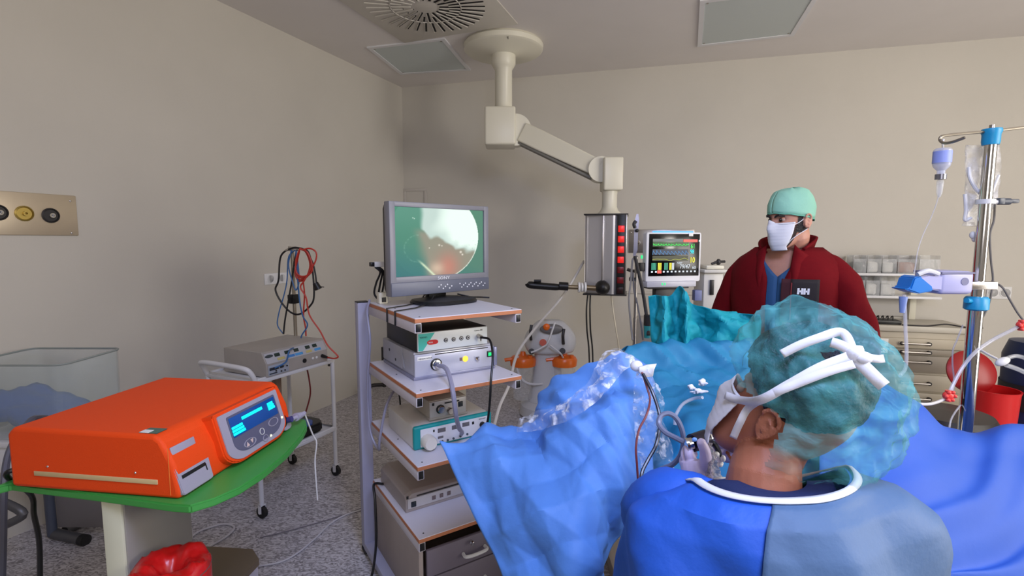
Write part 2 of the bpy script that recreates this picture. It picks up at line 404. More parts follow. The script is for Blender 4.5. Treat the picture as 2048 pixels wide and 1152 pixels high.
# head: rounded steel column, slightly turned
hx = P(1214, 500, Yh).x; MH = Matrix.Translation((hx, Yh, 0)) @ Matrix.Rotation(R(-13), 4, 'Z')
POL = mat('polished_steel', (214, 214, 220), .33, .75)
sec = []
for k in range(25):
    a = math.pi*(k/24); sec.append((-.085-math.sin(a)*.085, math.cos(a)*.13))
sec = [(-x-.085, y) for x, y in sec]
def sect(pts, z): return [MH@Vector((x, y, z)) for x, y in pts]
body = [(-.17, -.1), (-.02, -.135), (.0, -.14), (.05, -.15), (.09, -.14), (.115, -.12), (.115, .12), (.05, .15), (-.17, .1)]
q = B(); q.loft([sect(body, zhb), sect(body, zht)]); obj('column_body', q, POL, t, world=True, sharp=25)
q = B()
for x in (-.172, -.03): q.box((x-.006, -.152 if x > -.1 else -.112, zhb), (x+.006, -.12, zht), .002, M=MH) if x < -.1 else q.box((x-.005, -.15, zhb), (x+.005, -.13, zht), .002, M=MH)
obj('rib', q, STEEL, t, world=True)
for z_ in (zht-.002, zhb-.011):
    q = B(); q.box((-.185, -.17, z_), (.17, .16, z_+.011), .003, M=MH); obj('end_plate', q, DGREY, t, world=True)
q = B(); q.box((.116, -.165, zhb), (.150, .15, zht), .003, M=MH); q.box((.085, -.168, zhb), (.152, -.135, zht), .002, M=MH); pn = obj('socket_strip', q, BLACK, t, world=True)
q = B(); q.box((.152, -.168, zhb), (.162, .15, zht), .002, M=MH); obj('edge_rail', q, STEEL, t, world=True)
for i in range(7):
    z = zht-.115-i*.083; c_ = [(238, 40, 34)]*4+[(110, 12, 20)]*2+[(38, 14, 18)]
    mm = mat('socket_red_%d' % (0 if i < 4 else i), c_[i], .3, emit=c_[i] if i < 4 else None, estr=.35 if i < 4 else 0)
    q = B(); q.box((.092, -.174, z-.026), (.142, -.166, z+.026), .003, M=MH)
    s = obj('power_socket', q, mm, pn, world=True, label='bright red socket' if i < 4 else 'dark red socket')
    
# black tool arm on a steel rail at the head's foot
zr = P(1170, 574, Yh-.2).z; yr = Yh-.2
q = B(); q.tube([P(1055, 566, yr), P(1062, 570, yr), P(1110, 574, yr), P(1120, 574, yr)], [.02, .03, .028, .022], 12); arm = obj('tool_arm', q, BLACK, t, world=True)
q = B(); q.tube([P(1068, 562, yr-.02), P(1082, 562, yr-.02)], .012, 8, 0); obj('thumb_lever', q, BLACK, arm, world=True)
q = B(); q.cyl(P(1118, 572, yr), P(1136, 573, yr), .034, n=16); obj('clamp', q, BLACK, arm, world=True)
q = B(); q.cyl(P(1134, 574, yr), P(1160, 575, yr), .018, n=14); q.cyl(P(1172, 575, yr), P(1200, 577, yr), .022, n=14); obj('rail_tube', q, mat('dull_brass_steel', (150, 135, 110), .3, .9), arm, world=True)
q = B(); [q.cyl(P(1156+k*6, 574.5, yr), P(1160+k*6, 574.5, yr), .042-.004*(k % 2), n=18) for k in range(3)]; obj('collar', q, WHITE, arm, world=True)
q = B(); q.ell(P(1205, 575, yr), (.06, .07, .06), n=12); obj('joint_ball', q, BLACK, arm, world=True)

def cable(name, label, cat, pts, r, m, group=None, n=8, sm=8):
    q = B(); q.tube(pts, r, n, sm); return obj(name, q, m, label=label, cat=cat, group=group)
for i, dx in enumerate((0, 7)):
    cable('power_cable', ('left' if i == 0 else 'right')+' one of two thin black cables dangling from the ceiling boom', 'cable',
          [P(1176+dx*.7, 586, Yh), P(1173+dx, 620, Yh-.02), P(1174+dx, 660, Yh), P(1178+dx, 700, Yh+.02), P(1180+dx, 760, Yh), P(1185+dx, 830, Yh)], .007, BLACK, 'black cables under the boom')
cable('boom_cord', 'thin pale cord hanging from right side of boom head', 'cable', [P(1222, 588, Yh), P(1226, 620, Yh), P(1232, 660, Yh), P(1238, 700, Yh), P(1244, 780, Yh)], .006, mat('pale_cord', (215, 208, 190), .5))
cable('suction_hose', 'long white hose curving down from boom past suction unit', 'hose',
      [P(1168, 522, Yh+.1), P(1140, 570, Yh), P(1115, 605, Yh-.05), P(1080, 645, 4.0), P(1045, 690, 3.8), P(1030, 720, 3.7), P(1018, 770, 3.5), P(1000, 810, 3.3), P(988, 852, 3.1)], .011, mat('hose_white', (220, 216, 210), .4))

# ------------------------------------------------------------------ suction unit
Ys = 4.35
sx = P(1098, 700, Ys).x
t = thing('suction_unit', 'white mobile suction unit with two orange lidded jars', 'suction unit', (sx, Ys, 0))
SW = mat('suction_white', (205, 205, 205), .35)
zt = P(1100, 638, Ys).z
q = B(); q.lathe([(.24, 0), (.26, .02), (.25, .10), (.2, .14)], o=(sx, Ys, 0)); obj('base', q, SW, t, world=True)
rings = []
for z, hw, hd in ((.08, .19, .14), (.2, .155, .11), (.4, .125, .09), (.6, .11, .08), (.75, .115, .09)):
    rings.append([Vector((sx-.015+math.copysign(abs(math.cos(a))**.6, math.cos(a))*hw, Ys+math.copysign(abs(math.sin(a))**.6, math.sin(a))*hd, z)) for a in [2*math.pi*k/28 for k in range(28)]])
q = B(); q.loft(rings); obj('column', q, SW, t, world=True)
rings = []
hz0, hz1 = P(1100, 706, Ys).z, zt
for k in range(9):
    u = k/8; z = hz0+(hz1-hz0)*u; hw = .23*(1-.6*max(0, u-.45)**1.5*2.4)*(0.86+.14*min(1, u*4)); hd = .13*(1-.5*u*u)
    rings.append([Vector((sx+.01+math.copysign(abs(math.cos(a))**.8, math.cos(a))*hw, Ys+math.copysign(abs(math.sin(a))**.8, math.sin(a))*hd, z)) for a in [2*math.pi*j/32 for j in range(32)]])
q = B(); q.loft(rings); hd_ = obj('pump_head', q, SW, t, world=True, mods=[('SUBSURF', dict(levels=1, render_levels=1))])
q = B(); q.ell(P(1103, 658, Ys-.12), (.1, .03, .045), n=12); obj('top_window', q, mat('smoky_panel', (120, 118, 118), .3), hd_, world=True)
q = B(); q.ell(P(1093, 654, Ys-.14), (.03, .02, .03), n=10); obj('orange_knob', q, ORANGE2, hd_, world=True)
q = B(); q.cyl(P(1086, 685, Ys-.15), P(1086, 685, Ys-.1), .03, n=16); obj('regulator_knob', q, mat('dark_orange', (200, 70, 25), .4), hd_, world=True)
q = B()
for px_, a in ((1063, 664), (1128, 672)): q.tube([P(px_, a-14, Ys-.13), P(px_-2, a, Ys-.145), P(px_-1, a+16, Ys-.13)], .013, 8)
obj('grip_slot', q, DGREY, hd_, world=True)
for px_, py_ in ((1063, 703), (1125, 702)):
    q = B(); q.cyl(P(px_, py_, Ys-.15), P(px_, py_, Ys-.1), .026, n=16); obj('port', q, DGREY, t, world=True)
for px_ in (1046, 1128):
    c = P(px_, 730, Ys-.05)
    q = B(); q.lathe([(.11, c.z), (.115, c.z+.05), (.10, c.z+.075), (.03, c.z+.09), (.02, c.z+.12), (.001, c.z+.12)], o=(c.x, c.y, 0)); l = obj('jar_lid', q, ORANGE2, t, world=True)
    q = B(); q.tube([(c.x-.09, c.y-.03, c.z+.06), (c.x-.14, c.y-.03, c.z+.055), (c.x-.16, c.y-.03, c.z+.05)], .016, 8, 2); q.cyl((c.x+.06, c.y-.05, c.z+.06), (c.x+.06, c.y-.05, c.z+.1), .018); obj('lid_port', q, ORANGE2, l, world=True)
    q = B(); q.lathe([(.075, c.z-.30), (.085, c.z-.29), (.1, c.z-.01), (.1, c.z)], o=(c.x, c.y, 0)); obj('jar', q, CLEAR, t, world=True)
q = B(); q.tube([P(1110, 645, Ys-.16), P(1098, 680, Ys-.2), P(1093, 690, Ys-.2)], .008, 6); q.tube([P(1093, 690, Ys-.2), P(1075, 700, Ys-.2), P(1062, 705, Ys-.2)], .008, 6); q.tube([P(1100, 690, Ys-.2), P(1120, 706, Ys-.2), P(1126, 715, Ys-.15)], .008, 6); obj('tube', q, WHITE, t, world=True)
q = B(); q.tube([P(1036, 712, Ys-.1), P(1035, 740, Ys-.14), P(1046, 760, Ys-.14), P(1062, 768, Ys-.14), P(1085, 768, Ys-.1)], .010, 6); obj('hose', q, WHITE, t, world=True)
text('marking', '3M0', .035, P(1078, 800, Ys-.14), (1, 0, 0), (0, 0, 1), BLACK, t)
# ------------------------------------------------------------------ video cart
CZ = 32.6
t = thing('video_cart', 'tall steel video cart with white shelves carrying the screen', 'cart', (-.36, 1.835, 0), R(CZ)); CART = t
Wc, Dc = .475, .60; LV = [.395, .687, .975, 1.26]
CARTM = mat('cart_enamel', (205, 200, 205), .45)
POST = mat('post_lilac', (168, 168, 190), .4)
for x in (-.045, Wc-.01):
    q = B(); q.box((x, Dc, .06), (x+.055, Dc+.05, 1.26), .004); obj('post', q, POST if x < 0 else CREAM, t)
q = B(); q.box((-.045, Dc, 1.255), (.01, Dc+.05, 1.262), .002); obj('post_cap', q, BLACK, t)
for z in LV:
    q = B(); q.m(0).box((0, 0, z-.004), (Wc, Dc-.02, z), .001, 1); q.m(1).box((-.001, -.001, z-.018), (Wc+.001, Dc-.02, z-.003), .001, 1)
    s = obj('shelf', q, [LAM, EDGE], t)
    for x, y in ((.03, .03), (Wc-.03, .03), (.03, .3)):
        q = B(); q.cyl((x, y, z-.001), (x, y, z+.0012), .0035, n=8); obj('screw', q, DGREY, s)
    for x in (.0, Wc-.028):
        q = B(); q.box((x, .004, z-.058), (x+.028, Dc+.01, z-.018), .003); a = obj('shelf_arm', q, CARTM, s)
        q = B(); q.box((x+.004, .001, z-.053), (x+.024, .006, z-.023), .001); obj('end_cap', q, BLACK, a)
q = B(); q.box((.0, .006, .07), (.018, Dc-.03, .337), .001); q.box((Wc-.018, .006, .07), (Wc, Dc-.03, .337), .001); q.box((.018, Dc-.05, .07), (Wc-.018, Dc-.03, .337), 0); q.box((.018, .006, .07), (Wc-.018, Dc-.05, .085), 0)
cb = obj('cabinet', q, CHIP, t)
for z0, z1 in ((.225, .337), (.09, .22)):
    q = B(); q.box((.03, -.004, z0), (Wc-.03, .012, z1), .003); d = obj('drawer', q, mat('plum_grey_front', (120, 112, 124), .5), t)
    q = B(); q.tube([(Wc/2-.05, -.004, z0+.048), (Wc/2-.048, -.028, z0+.046), (Wc/2, -.032, z0+.044), (Wc/2+.048, -.028, z0+.046), (Wc/2+.05, -.004, z0+.048)], .007, 8, 4); obj('handle', q, WHITE, d)
    if z0 > .2:
        q = B(); q.cyl((Wc/2-.015, -.004, z1-.022), (Wc/2-.015, -.016, z1-.022), .008, n=14); q.box((Wc/2-.02, -.03, z1-.03), (Wc/2-.012, -.014, z1-.012), .002); obj('lock', q, CHROME, d)
q = B(); q.box((-.045, -.06, .035), (.01, Dc+.05, .07), .004); q.box((Wc-.01, -.06, .035), (Wc+.045, Dc+.05, .07), .004); q.box((.01, Dc, .035), (Wc-.01, Dc+.05, .07), .004); obj('base_frame', q, POST, t)
def castor(par, x, y, r=.032, top=.07, name='castor', fork=STEEL):
    q = B(); q.cyl((x-.011, y, r), (x+.011, y, r), r, n=24); c = obj(name, q, RUB, par)
    q = B(); q.box((x-.018, y-.012, r-.004), (x-.014, y+.012, top), .001); q.box((x+.014, y-.012, r-.004), (x+.018, y+.012, top), .001); q.box((x-.018, y-.014, top-.006), (x+.018, y+.014, top), .001); q.cyl((x-.02, y, r), (x+.02, y, r), .006, n=10); obj('fork', q, fork, c)
for x, y in ((-.03, Dc+.03), (Wc+.02, Dc+.03), (-.03, -.04), (Wc+.02, -.04)): castor(t, x, y, .031, .04, fork=DGREY)
MC = MW[t.name]
def cw(x, y, z): return MC @ Vector((x, y, z))
# straps round the top shelf
for x0, x1 in ((.02, .10), (.02, .10)):
    pass
for i, y in enumerate((.30, .20)):
    q = B(); a = (-.004, y, 1.203); 
    q.loft([[Vector((xx, yy+dy, zz)) for (xx, yy, zz) in ((-.003, y, 1.205), (-.003, y, 1.2625), (.10, y+.04, 1.2635), (.2, y+.12, 1.268), (.23, y+.14, 1.30))] for dy in (0, .014)], cap=False, closed=False)
    o = obj('strap', q, BLACK, None if 0 else t, sharp=0, mods=[('SOLIDIFY', dict(thickness=.002, offset=1))])

# ------------------------------------------------------------------ video monitor
MXd = Vector((.4012, .37, 0)).normalized(); ang = math.atan2(MXd.y, MXd.x)
mc = Vector((-.318, 2.32, 1.26))
t = thing('video_monitor', 'grey framed screen with endoscope picture on the cart top', 'monitor', mc, ang)
MB_ = mat('monitor_grey', (128, 128, 134), .4); MBD = mat('monitor_blue_grey', (96, 100, 114), .4)
Wm = .548; zb, zt = .045, .455
q = B(); fr = [(-Wm/2, zb, Wm/2, zt), (-Wm/2+.028, zb+.085, Wm/2-.028, zt-.022)]
ox0, oz0, ox1, oz1 = fr[0]; ix0, iz0, ix1, iz1 = fr[1]
q.box((ox0, 0, oz0), (ix0, .045, oz1), .003); q.box((ix1, 0, oz0), (ox1, .045, oz1), .003); q.box((ix0-.002, 0, iz1), (ix1+.002, .045, oz1), .003); q.box((ix0-.002, .0, oz0+.058), (ix1+.002, .045, iz0), .003)
bz = obj('bezel', q, MB_, t)
q = B(); q.box((ox0+.001, -.004, oz0), (ox1-.001, .045, oz0+.060), .004); cs = obj('control_strip', q, MBD, t)
q = B(); q.box((ix0-.003, .012, iz0-.003), (ix1+.003, .03, iz1+.003), 0); obj('screen_surround', q, BLACK, t)
# picture
def scol(u, v):
    # u 0..1 left-right, v 0..1 bottom-top
    x, y = u*1.333, v
    base = Vector((.30+.05*u, .52+.03*v, .46-.0*u)).lerp(Vector((.24, .47, .48)), max(0, min(1, 1.1-y*2-u)))
    d = math.hypot(x-.586, y-.587); Rr = .665
    q_ = Vector((x, y, 0))
    n = noise.noise(q_*3.2)*.5; n2 = noise.noise(q_*9+Vector((4, 2, 0)))*.5; n3 = noise.noise(q_*30)*.5
    if d > Rr: return tuple(base*.98)
    sm = lambda t: max(0, min(1, t))**2*(3-2*max(0, min(1, t)))
    c = base.lerp(Vector((.40, .60, .54)), .5*sm((v-.5)*2))
    LN = [(0, .9), (.24, .80), (.27, .66), (.33, .57), (.47, .52), (.56, .47), (.655, .38), (.78, .32), (.87, .30), (1, .28)]
    for (u0, l0), (u1, l1) in zip(LN, LN[1:]):
        if u0 <= u <= u1: L = l0+(l1-l0)*(u-u0)/(u1-u0)
    # taupe tissue below the stone, pink in the middle
    m = sm((u-.20-(.35-v)*.15+n*.08)*7)*sm((.74-v)*7)*sm((L+.16-v)*9); c = c.lerp(Vector((.60, .57, .51)), m*.9)
    m = math.exp(-(((u-.57)/.13)**2+((v-.12)/.22)**2)); c = c.lerp(Vector((.80, .50, .44)), m*.75)
    m = math.exp(-(((u-.44)/.08)**2+((v-.10)/.09)**2)); c = c.lerp(Vector((.88, .78, .68)), m*.7)
    # pale stone
    k = sm((v-L+n2*.12)*14)*sm((u-.255+n*.05+.10*(v-.7)**2)*16); c = c.lerp(Vector((.76, .84, .81)), k)
    k2 = k*sm((u-.40+n*.25)*5)*sm((v-L-.01)*7+n2); c = c.lerp(Vector((.93, 1.0, .96)), k2)
    k3 = k*max(0, n3-.18)*sm((.62-v)*5)*sm((u-.6)*8); c = c.lerp(Vector((.72, .80, .74)), min(1, k3*4))
    for bu, bv, br in ((.72, .34, .028), (.74, .30, .022), (.47, .45, .022), (.50, .44, .015), (.36, .41, .014), (.19, .85, .013), (.205, .84, .012)):
        e = math.hypot((u-bu)*1.333, v-bv)/br
        if e < 1: c = c.lerp(Vector((1, .97, .92)) if bu > .3 else Vector((.95, 1, .95)), (1-e)*.9)
    ml = abs(math.hypot(x-.33, y-.40)-.20); c = c.lerp(Vector((.62, .80, .72)), max(0, .8-ml*50)*max(0, n3+.2) if x < .33 else 0)
    e = abs((u-.25)-(.22-v)*.72); c = c.lerp(Vector((.86, .92, .78)), max(0, 1-e*38)*sm((.26-v)*9))
    if d > Rr-.016 and u > .6: c = c.lerp(Vector((.92, 1, .95)), .6)
    return tuple(c)
def screen_mesh(name, x0, z0, x1, z1, y, par, nx=220, nz=165):
    me = bpy.data.meshes.new(name); vs = []; fs = []; cols = []
    for j in range(nz+1):
        for i in range(nx+1):
            vs.append((x0+(x1-x0)*i/nx, y, z0+(z1-z0)*j/nz)); cols.append(scol(i/nx, j/nz)+(1,))
    for j in range(nz):
        for i in range(nx): a = j*(nx+1)+i; fs.append((a, a+1, a+nx+2, a+nx+1))
    me.from_pydata(vs, [], fs); ca = me.color_attributes.new('pic', 'FLOAT_COLOR', 'POINT')
    flat = [];
    for c in cols: flat += [((v/12.92) if v <= .04045 else ((v+.055)/1.055)**2.4) for v in c[:3]]+[1]
    ca.data.foreach_set('color', flat)
    m = mat('endoscope_picture', (4, 4, 4), .5, spec=.15); nt = m.node_tree; a = nt.nodes.new('ShaderNodeAttribute'); a.attribute_name = 'pic'
    b = nt.nodes['Principled BSDF']; nt.links.new(a.outputs['Color'], b.inputs['Emission Color']); b.inputs['Emission Strength'].default_value = 1.0
    me.materials.append(m); o = bpy.data.objects.new(name, me); COL.objects.link(o); o.parent = par; return o
screen_mesh('screen', ix0, iz0, ix1, iz1, .0105, t)
TXT = mat('print_white', (225, 225, 230), .5)
text('brand_lettering', 'SONY', .019, (0, -.0012, oz0+.064), (1, 0, 0), (0, 0, 1), TXT, bz, world=False, align='CENTER', sx=1.35)
for i in range(22):
    x = -.03+.012*i if i < 7 else .09+.011*(i-7); 
    if x > Wm/2-.02: continue
    q = B(); q.cyl((x, -.0045, oz0+.03+.010*math.sin(i*2.1)), (x, -.0055, oz0+.03+.010*math.sin(i*2.1)), .0035, n=8); obj('button', q, TXT, cs)
q = B(); q.loft([[Vector((x*s, y, z0_+(z1_-z0_)*v)) for x, v in ((-1, 0), (1, 0), (1, 1), (-1, 1))] for s, y, z0_, z1_ in ((Wm/2-.004, .045, zb+.01, zt-.004), (Wm/2-.008, .07, zb+.03, zt-.03), (Wm/2-.11, .095, zb+.08, zt-.09), (Wm/2-.13, .11, zb+.09, zt-.1))]); obj('back_housing', q, DGREY, t, sharp=20)
q = B(); q.box((-.05, .05, .01), (.05, .085, .2), .006); obj('neck', q, BLACK, t)
sup = lambda a, rx, ry, cy, z: Vector((math.copysign(abs(math.cos(a))**.6, math.cos(a))*rx, cy+math.copysign(abs(math.sin(a))**.7, math.sin(a))*ry, z))
q = B(); q.loft([[sup(2*math.pi*k/40, rx, ry, .0, z) for k in range(40)] for rx, ry, z in ((.15, .115, .001), (.152, .117, .009), (.145, .11, .018), (.06, .05, .028))]); obj('stand_base', q, BLACK, t)
q = B(); q.tube([(.1, .03, .03), (.16, -.0, .014), (.22, .0, .008), (.26, -.02, .004)], .004, 6); obj('lead', q, BLACK, t)
# adapter and plugs behind the monitor
t = thing('power_adapter', 'cream power adapter standing behind the monitor on cart', 'adapter', cw(.04, .50, 1.26), R(CZ))
q = B(); q.box((-.02, -.02, 0), (.022, .02, .052), .006); a = obj('adapter_body', q, CREAM, t)
q = B(); q.box((-.008, -.022, .008), (.012, -.019, .03), .002); obj('socket_face', q, DGREY, a)
t = thing('socket_bracket', 'white multi plug bracket with black cords behind the monitor', 'power strip', cw(.06, .56, 1.26), R(CZ))
q = B(); q.box((-.035, -.012, .165), (.05, .018, .19), .003); q.box((.018, -.004, 0), (.03, .006, .166), .002); obj('bracket', q, WHITE, t)
q = B(); q.box((-.053, -.012, .168), (-.036, .018, .188), .003); obj('plug', q, BLACK, t)
for dx in (-.01, .0, .008):
    q = B(); q.tube([(-.02+dx, 0, .165), (.0+dx, -.01, .14), (-.01+dx*2, -.01, .09), (-.02+dx*2, -.012, .04), (-.015, -.02, .005)], .005, 6); obj('cord', q, BLACK, t)

# ------------------------------------------------------------------ equipment on the cart (cart-local frames)
def eq(name, label, cat, x, y, z): return thing(name, label, cat, cw(x, y, z), R(CZ))
def knob(par, x, y, z, r, d, m, name='knob', n=20, lab=None):
    q = B(); q.lathe([(r, 0), (r, d*.8), (r*.85, d), (.0008, d)], o=(x, y, z), ax=(0, -1, 0), n=n); return obj(name, q, m, par, label=lab)
# light source (silver) on shelf 2
SILV = mat('silver_grey_case', (176, 178, 190), .35, .2)
w_, d_, h_ = .375, .40, .118
t = eq('light_source', 'silver grey light source with lit yellow button on cart shelf', 'light source', .06, .165, .975)
q = B(); q.box((0, .012, .012), (w_, d_, h_-.004), .006); q.box((-.003, .14, .02), (.0, d_-.01, h_-.004), .001); obj('case', q, SILV, t)
q = B(); q.box((0, 0, .0), (w_, .016, h_-.012), .005); fp = obj('front_panel', q, mat('silver_front', (190, 192, 206), .3, .3), t)
q = B(); q.box((-.006, -.004, 0), (w_+.006, d_*.96, .014), .003); q.box((w_-.002, -.006, .014), (w_+.016, .05, h_-.02), .004); obj('base_rail', q, mat('blue_grey_rail', (140, 142, 165), .35, .4), t)
q = B(); q.box((.09, -.001, h_-.021), (w_-.03, .004, h_-.017), 0); obj('groove', q, DGREY, fp)
q = B(); q.box((.012, -.001, h_-.038), (.075, .002, h_-.022), .0005); obj('name_label', q, LABEL, fp)
text('lettering', 'XENON NOVA', .009, (.016, -.0015, h_-.034), (1, 0, 0), (0, 0, 1), BLACK, fp, world=False)
knob(t, .095, 0, .056, .026, .004, BLACK, 'port_ring'); knob(t, .095, -.004, .056, .022, .010, CHROME, 'light_port')
knob(t, .232, 0, .062, .013, .003, glow('lamp_yellow', (255, 205, 70), 1.6), 'lit_button', lab='lit yellow button')
q = B(); q.box((.205, -.002, .056), (.218, 0, .07), .0006); obj('symbol', q, mat('symbol_brown', (120, 95, 90), .5), fp)
q = B(); q.cyl((.29, 0, .055), (.29, -.012, .05), .010, .006, n=14); q.tube([(.29, -.01, .05), (.289, -.018, .066)], .003, 6, 0); obj('toggle', q, CHROME, t)
q = B(); q.box((.34, -.004, .055), (.365, .002, .083), .003); b_ = obj('power_switch', q, mat('dark_green', (8, 50, 30), .4), t); q = B(); q.box((.345, -.006, .061), (.360, -.003, .076), .002); obj('green_lamp', q, glow('lamp_green', (20, 235, 130), 1.3), b_, label='lit green lamp')
q = B()
for y, z in ((.25, .075), (.17, .045)): q.cyl((-.004, y+.05, z), (.001, y+.05, z), .007, n=12)
obj('side_screw', q, BLACK, t)
q = B(); q.prism([(.11, .03), (.13, .03), (.155, .105), (.145, .105)], -.004, -.001, M=Matrix(((0, 0, 1, 0), (1, 0, 0, 0), (0, 1, 0, 0), (0, 0, 0, 1)))); obj('side_bracket', q, SILV, t)
# camera unit (black) on top of it
t = eq('camera_unit', 'black camera control unit with white front, highest box under the top shelf', 'camera unit', .068, .150, .975+.118)
w2, d2, h2 = .325, .38, .082
q = B(); q.box((0, .006, 0), (w2, d2, h2), .003); obj('case', q, mat('black_case', (28, 28, 30), .45), t)
q = B(); q.box((0, -.002, .003), (w2, .008, h2-.002), .002); fp = obj('front_panel', q, mat('white_front', (216, 222, 222), .35), t)
Mf = Matrix(((1, 0, 0, 0), (0, 0, -1, 0), (0, 1, 0, 0), (0, 0, 0, 1)))
q = B(); q.prism([(.003, .006), (.022, .006), (.075, h2-.005), (.003, h2-.005)], .0022, .0032, M=Mf); obj('teal_emblem', q, mat('mint_teal', (70, 180, 165), .4), fp)
text('lettering', 'TEKNO', .010, (.008, -.0036, h2-.024), (1, 0, 0), (0, 0, 1), mat('dk_teal', (10, 70, 70), .5), fp, world=False)
q = B(); q.prism([(.058+.018*math.cos(a)+(.014 if math.cos(a) > 0 else 0), .038+.010*math.sin(a)) for a in [2*math.pi*k/20 for k in range(20)]], .002, .0035, M=Mf); b_ = obj('badge', q, mat('badge_red', (190, 30, 30), .4), fp)
text('lettering', 'BOSS', .008, (.047, -.0038, .035), (1, 0, 0), (0, 0, 1), TXT, b_, world=False)
for i in range(4):
    x = .125+i*.036-(.004 if i == 3 else 0); b_ = knob(t, x, -.002, .040, .0092, .003, mat('btn_grey', (60, 60, 62), .4), 'button'); q = B(); q.lathe([(.0058, .0045), (.0044, .0045)], o=(x, -.001, .040), ax=(0, -1, 0), n=14, cap=False); obj('symbol', q, LABEL, b_)
text('lettering', 'Camera 300', .008, (w2-.065, -.0032, h2-.018), (1, 0, 0), (0, 0, 1), DGREY, fp, world=False)
q = B(); q.cyl((w2-.045, 0, .042), (w2-.045, -.03, .040), .010, .009, n=16); q.tube([(w2-.045, -.018, .036), (w2-.042, -.02, .022)], .003, 6, 0); obj('camera_plug', q, STEEL, t)
cable('camera_cable', 'black cable hanging from the black camera unit down the cart front', 'cable',
      [cw(.348, .118, 1.133), cw(.366, .08, 1.125), cw(.345, .02, 1.07), cw(.312, -.022, .985), cw(.303, -.028, .9), cw(.294, -.022, .81), cw(.290, .01, .74), cw(.295, .09, .695)], .005, BLACK)
# insufflator / pump on shelf 3
t = eq('irrigation_pump', 'white pump unit with teal front rim and round pale knob', 'pump', .045, .14, .687)
w3, d3, h3 = .365, .33, .096
q = B(); q.box((0.0, .02, 0), (w3-.006, d3, h3-.002), .006); obj('case', q, mat('case_white', (214, 212, 208), .4), t)
q = B(); q.box((-.004, 0, -.0), (w3, .022, h3+.004), .012, 3); obj('teal_surround', q, TEALP, t)
q = B(); q.box((.024, -.004, .010), (w3-.018, .004, h3-.010), .006); fp = obj('front_panel', q, mat('panel_white2', (222, 222, 226), .35), t)
knob(t, .052, -.004, .036, .030, .045, mat('milky_knob', (228, 222, 210), .4), 'pump_knob', 12, 'pale round pump knob')
for x, z, ww, hh in ((.10, .058, .036, .018), (.165, .058, .03, .018), (.215, .06, .034, .018), (.10, .032, .025, .01)):
    q = B(); q.box((x, -.0055, z), (x+ww, -.003, z+hh), .001); obj('display', q, mat('display_grey', (105, 102, 105), .3), fp)
for x, z in ((.12, .018), (.145, .018), (.172, .019), (.205, .022), (.238, .024)): knob(fp, x, -.004, z, .005, .004, mat('btn_slate', (70, 80, 90), .5), 'button', 10)
q = B(); q.box((.262, -.006, .062), (.272, -.003, .074), .001); q.box((.079, -.006, .066), (.086, -.003, .076), .001); obj('indicator', q, BLACK, fp)
knob(t, .312, -.004, .052, .013, .006, BLACK, 'port')
text('lettering', '8:10', .011, (.305, -.0045, .016), (1, 0, 0), (0, 0, 1), BLACK, fp, world=False)
text('lettering', 'ENDOMAT', .007, (.296, -.0045, .076), (1, 0, 0), (0, 0, 1), DGREY, fp, world=False)
# small light source standing on it
t = eq('small_light_source', 'small beige box with round port standing on the teal rimmed pump', 'light source', .128, .18, .687+.1)
w4, d4, h4 = .178, .22, .082
BEI = mat('beige_case', (172, 166, 156), .4)
q = B(); q.box((0, .008, .006), (w4, d4, h4), .006); obj('case', q, BEI, t)
q = B(); q.box((.002, 0, .008), (w4-.004, .01, h4-.004), .003); fp = obj('front_panel', q, mat('beige_front', (200, 198, 196), .3, .2), t)
q = B(); q.box((-.002, -.004, 0), (w4+.002, .03, .01), .003); obj('foot_rail', q, BEI, t)
knob(t, .05, 0, .042, .020, .004, BLACK, 'port_ring'); knob(t, .05, -.004, .042, .016, .012, CHROME, 'light_port'); knob(t, .092, 0, .03, .014, .022, STEEL, 'dial')
q = B(); q.box((.135, -.003, .036), (.157, .001, .060), .002); obj('power_switch', q, mat('switch_dark', (25, 35, 45), .4), t)
q = B(); q.box((.07, -.0015, .062), (.14, .001, .068), 0); q.box((.012, -.0015, .062), (.022, .001, .074), 0); obj('marking', q, BLACK, fp)
# camera unit on the lowest shelf
t = eq('bottom_control_unit', 'beige control unit with buttons on the lowest cart shelf', 'control unit', .024, .205, .395)
w5, d5, h5 = .375, .33, .088
TAU = mat('taupe_case', (158, 148, 144), .4)
q = B(); q.loft([[Vector((x0_, y, 0)), Vector((x1_, y, 0)), Vector((x1_, y, h5*k-.02)), Vector((x1_-.03, y, h5*k)), Vector((x0_+.03, y, h5*k)), Vector((x0_, y, h5*k-.02))] for x0_, x1_, y, k in ((0, w5, .0, .86), (0, w5, .02, 1), (0, w5, d5, 1))]); obj('case', q, TAU, t, sharp=20, mods=[('BEVEL', dict(width=.003, segments=2, limit_method='ANGLE'))])
q = B(); q.box((.008, -.005, .016), (w5-.008, .0, .06), .002); fp = obj('front_panel', q, mat('pale_front', (190, 186, 186), .35), t)
q = B(); q.box((.022, -.008, .022), (.045, -.004, .046), .002); obj('power_switch', q, mat('switch_dark', (25, 35, 45), .4), t)
for i in range(3):
    q = B(); q.box((.118+i*.036, -.008, .028), (.135+i*.036, -.004, .046), .002); obj('button', q, mat('brown_button', (110, 96, 96), .5), fp)
q = B(); q.box((.003, -.003, .062), (.012, -.0005, .074), 0); q.box((.05, -.003, .063), (w5-.03, .001, .067), 0); obj('groove', q, BLACK, fp)
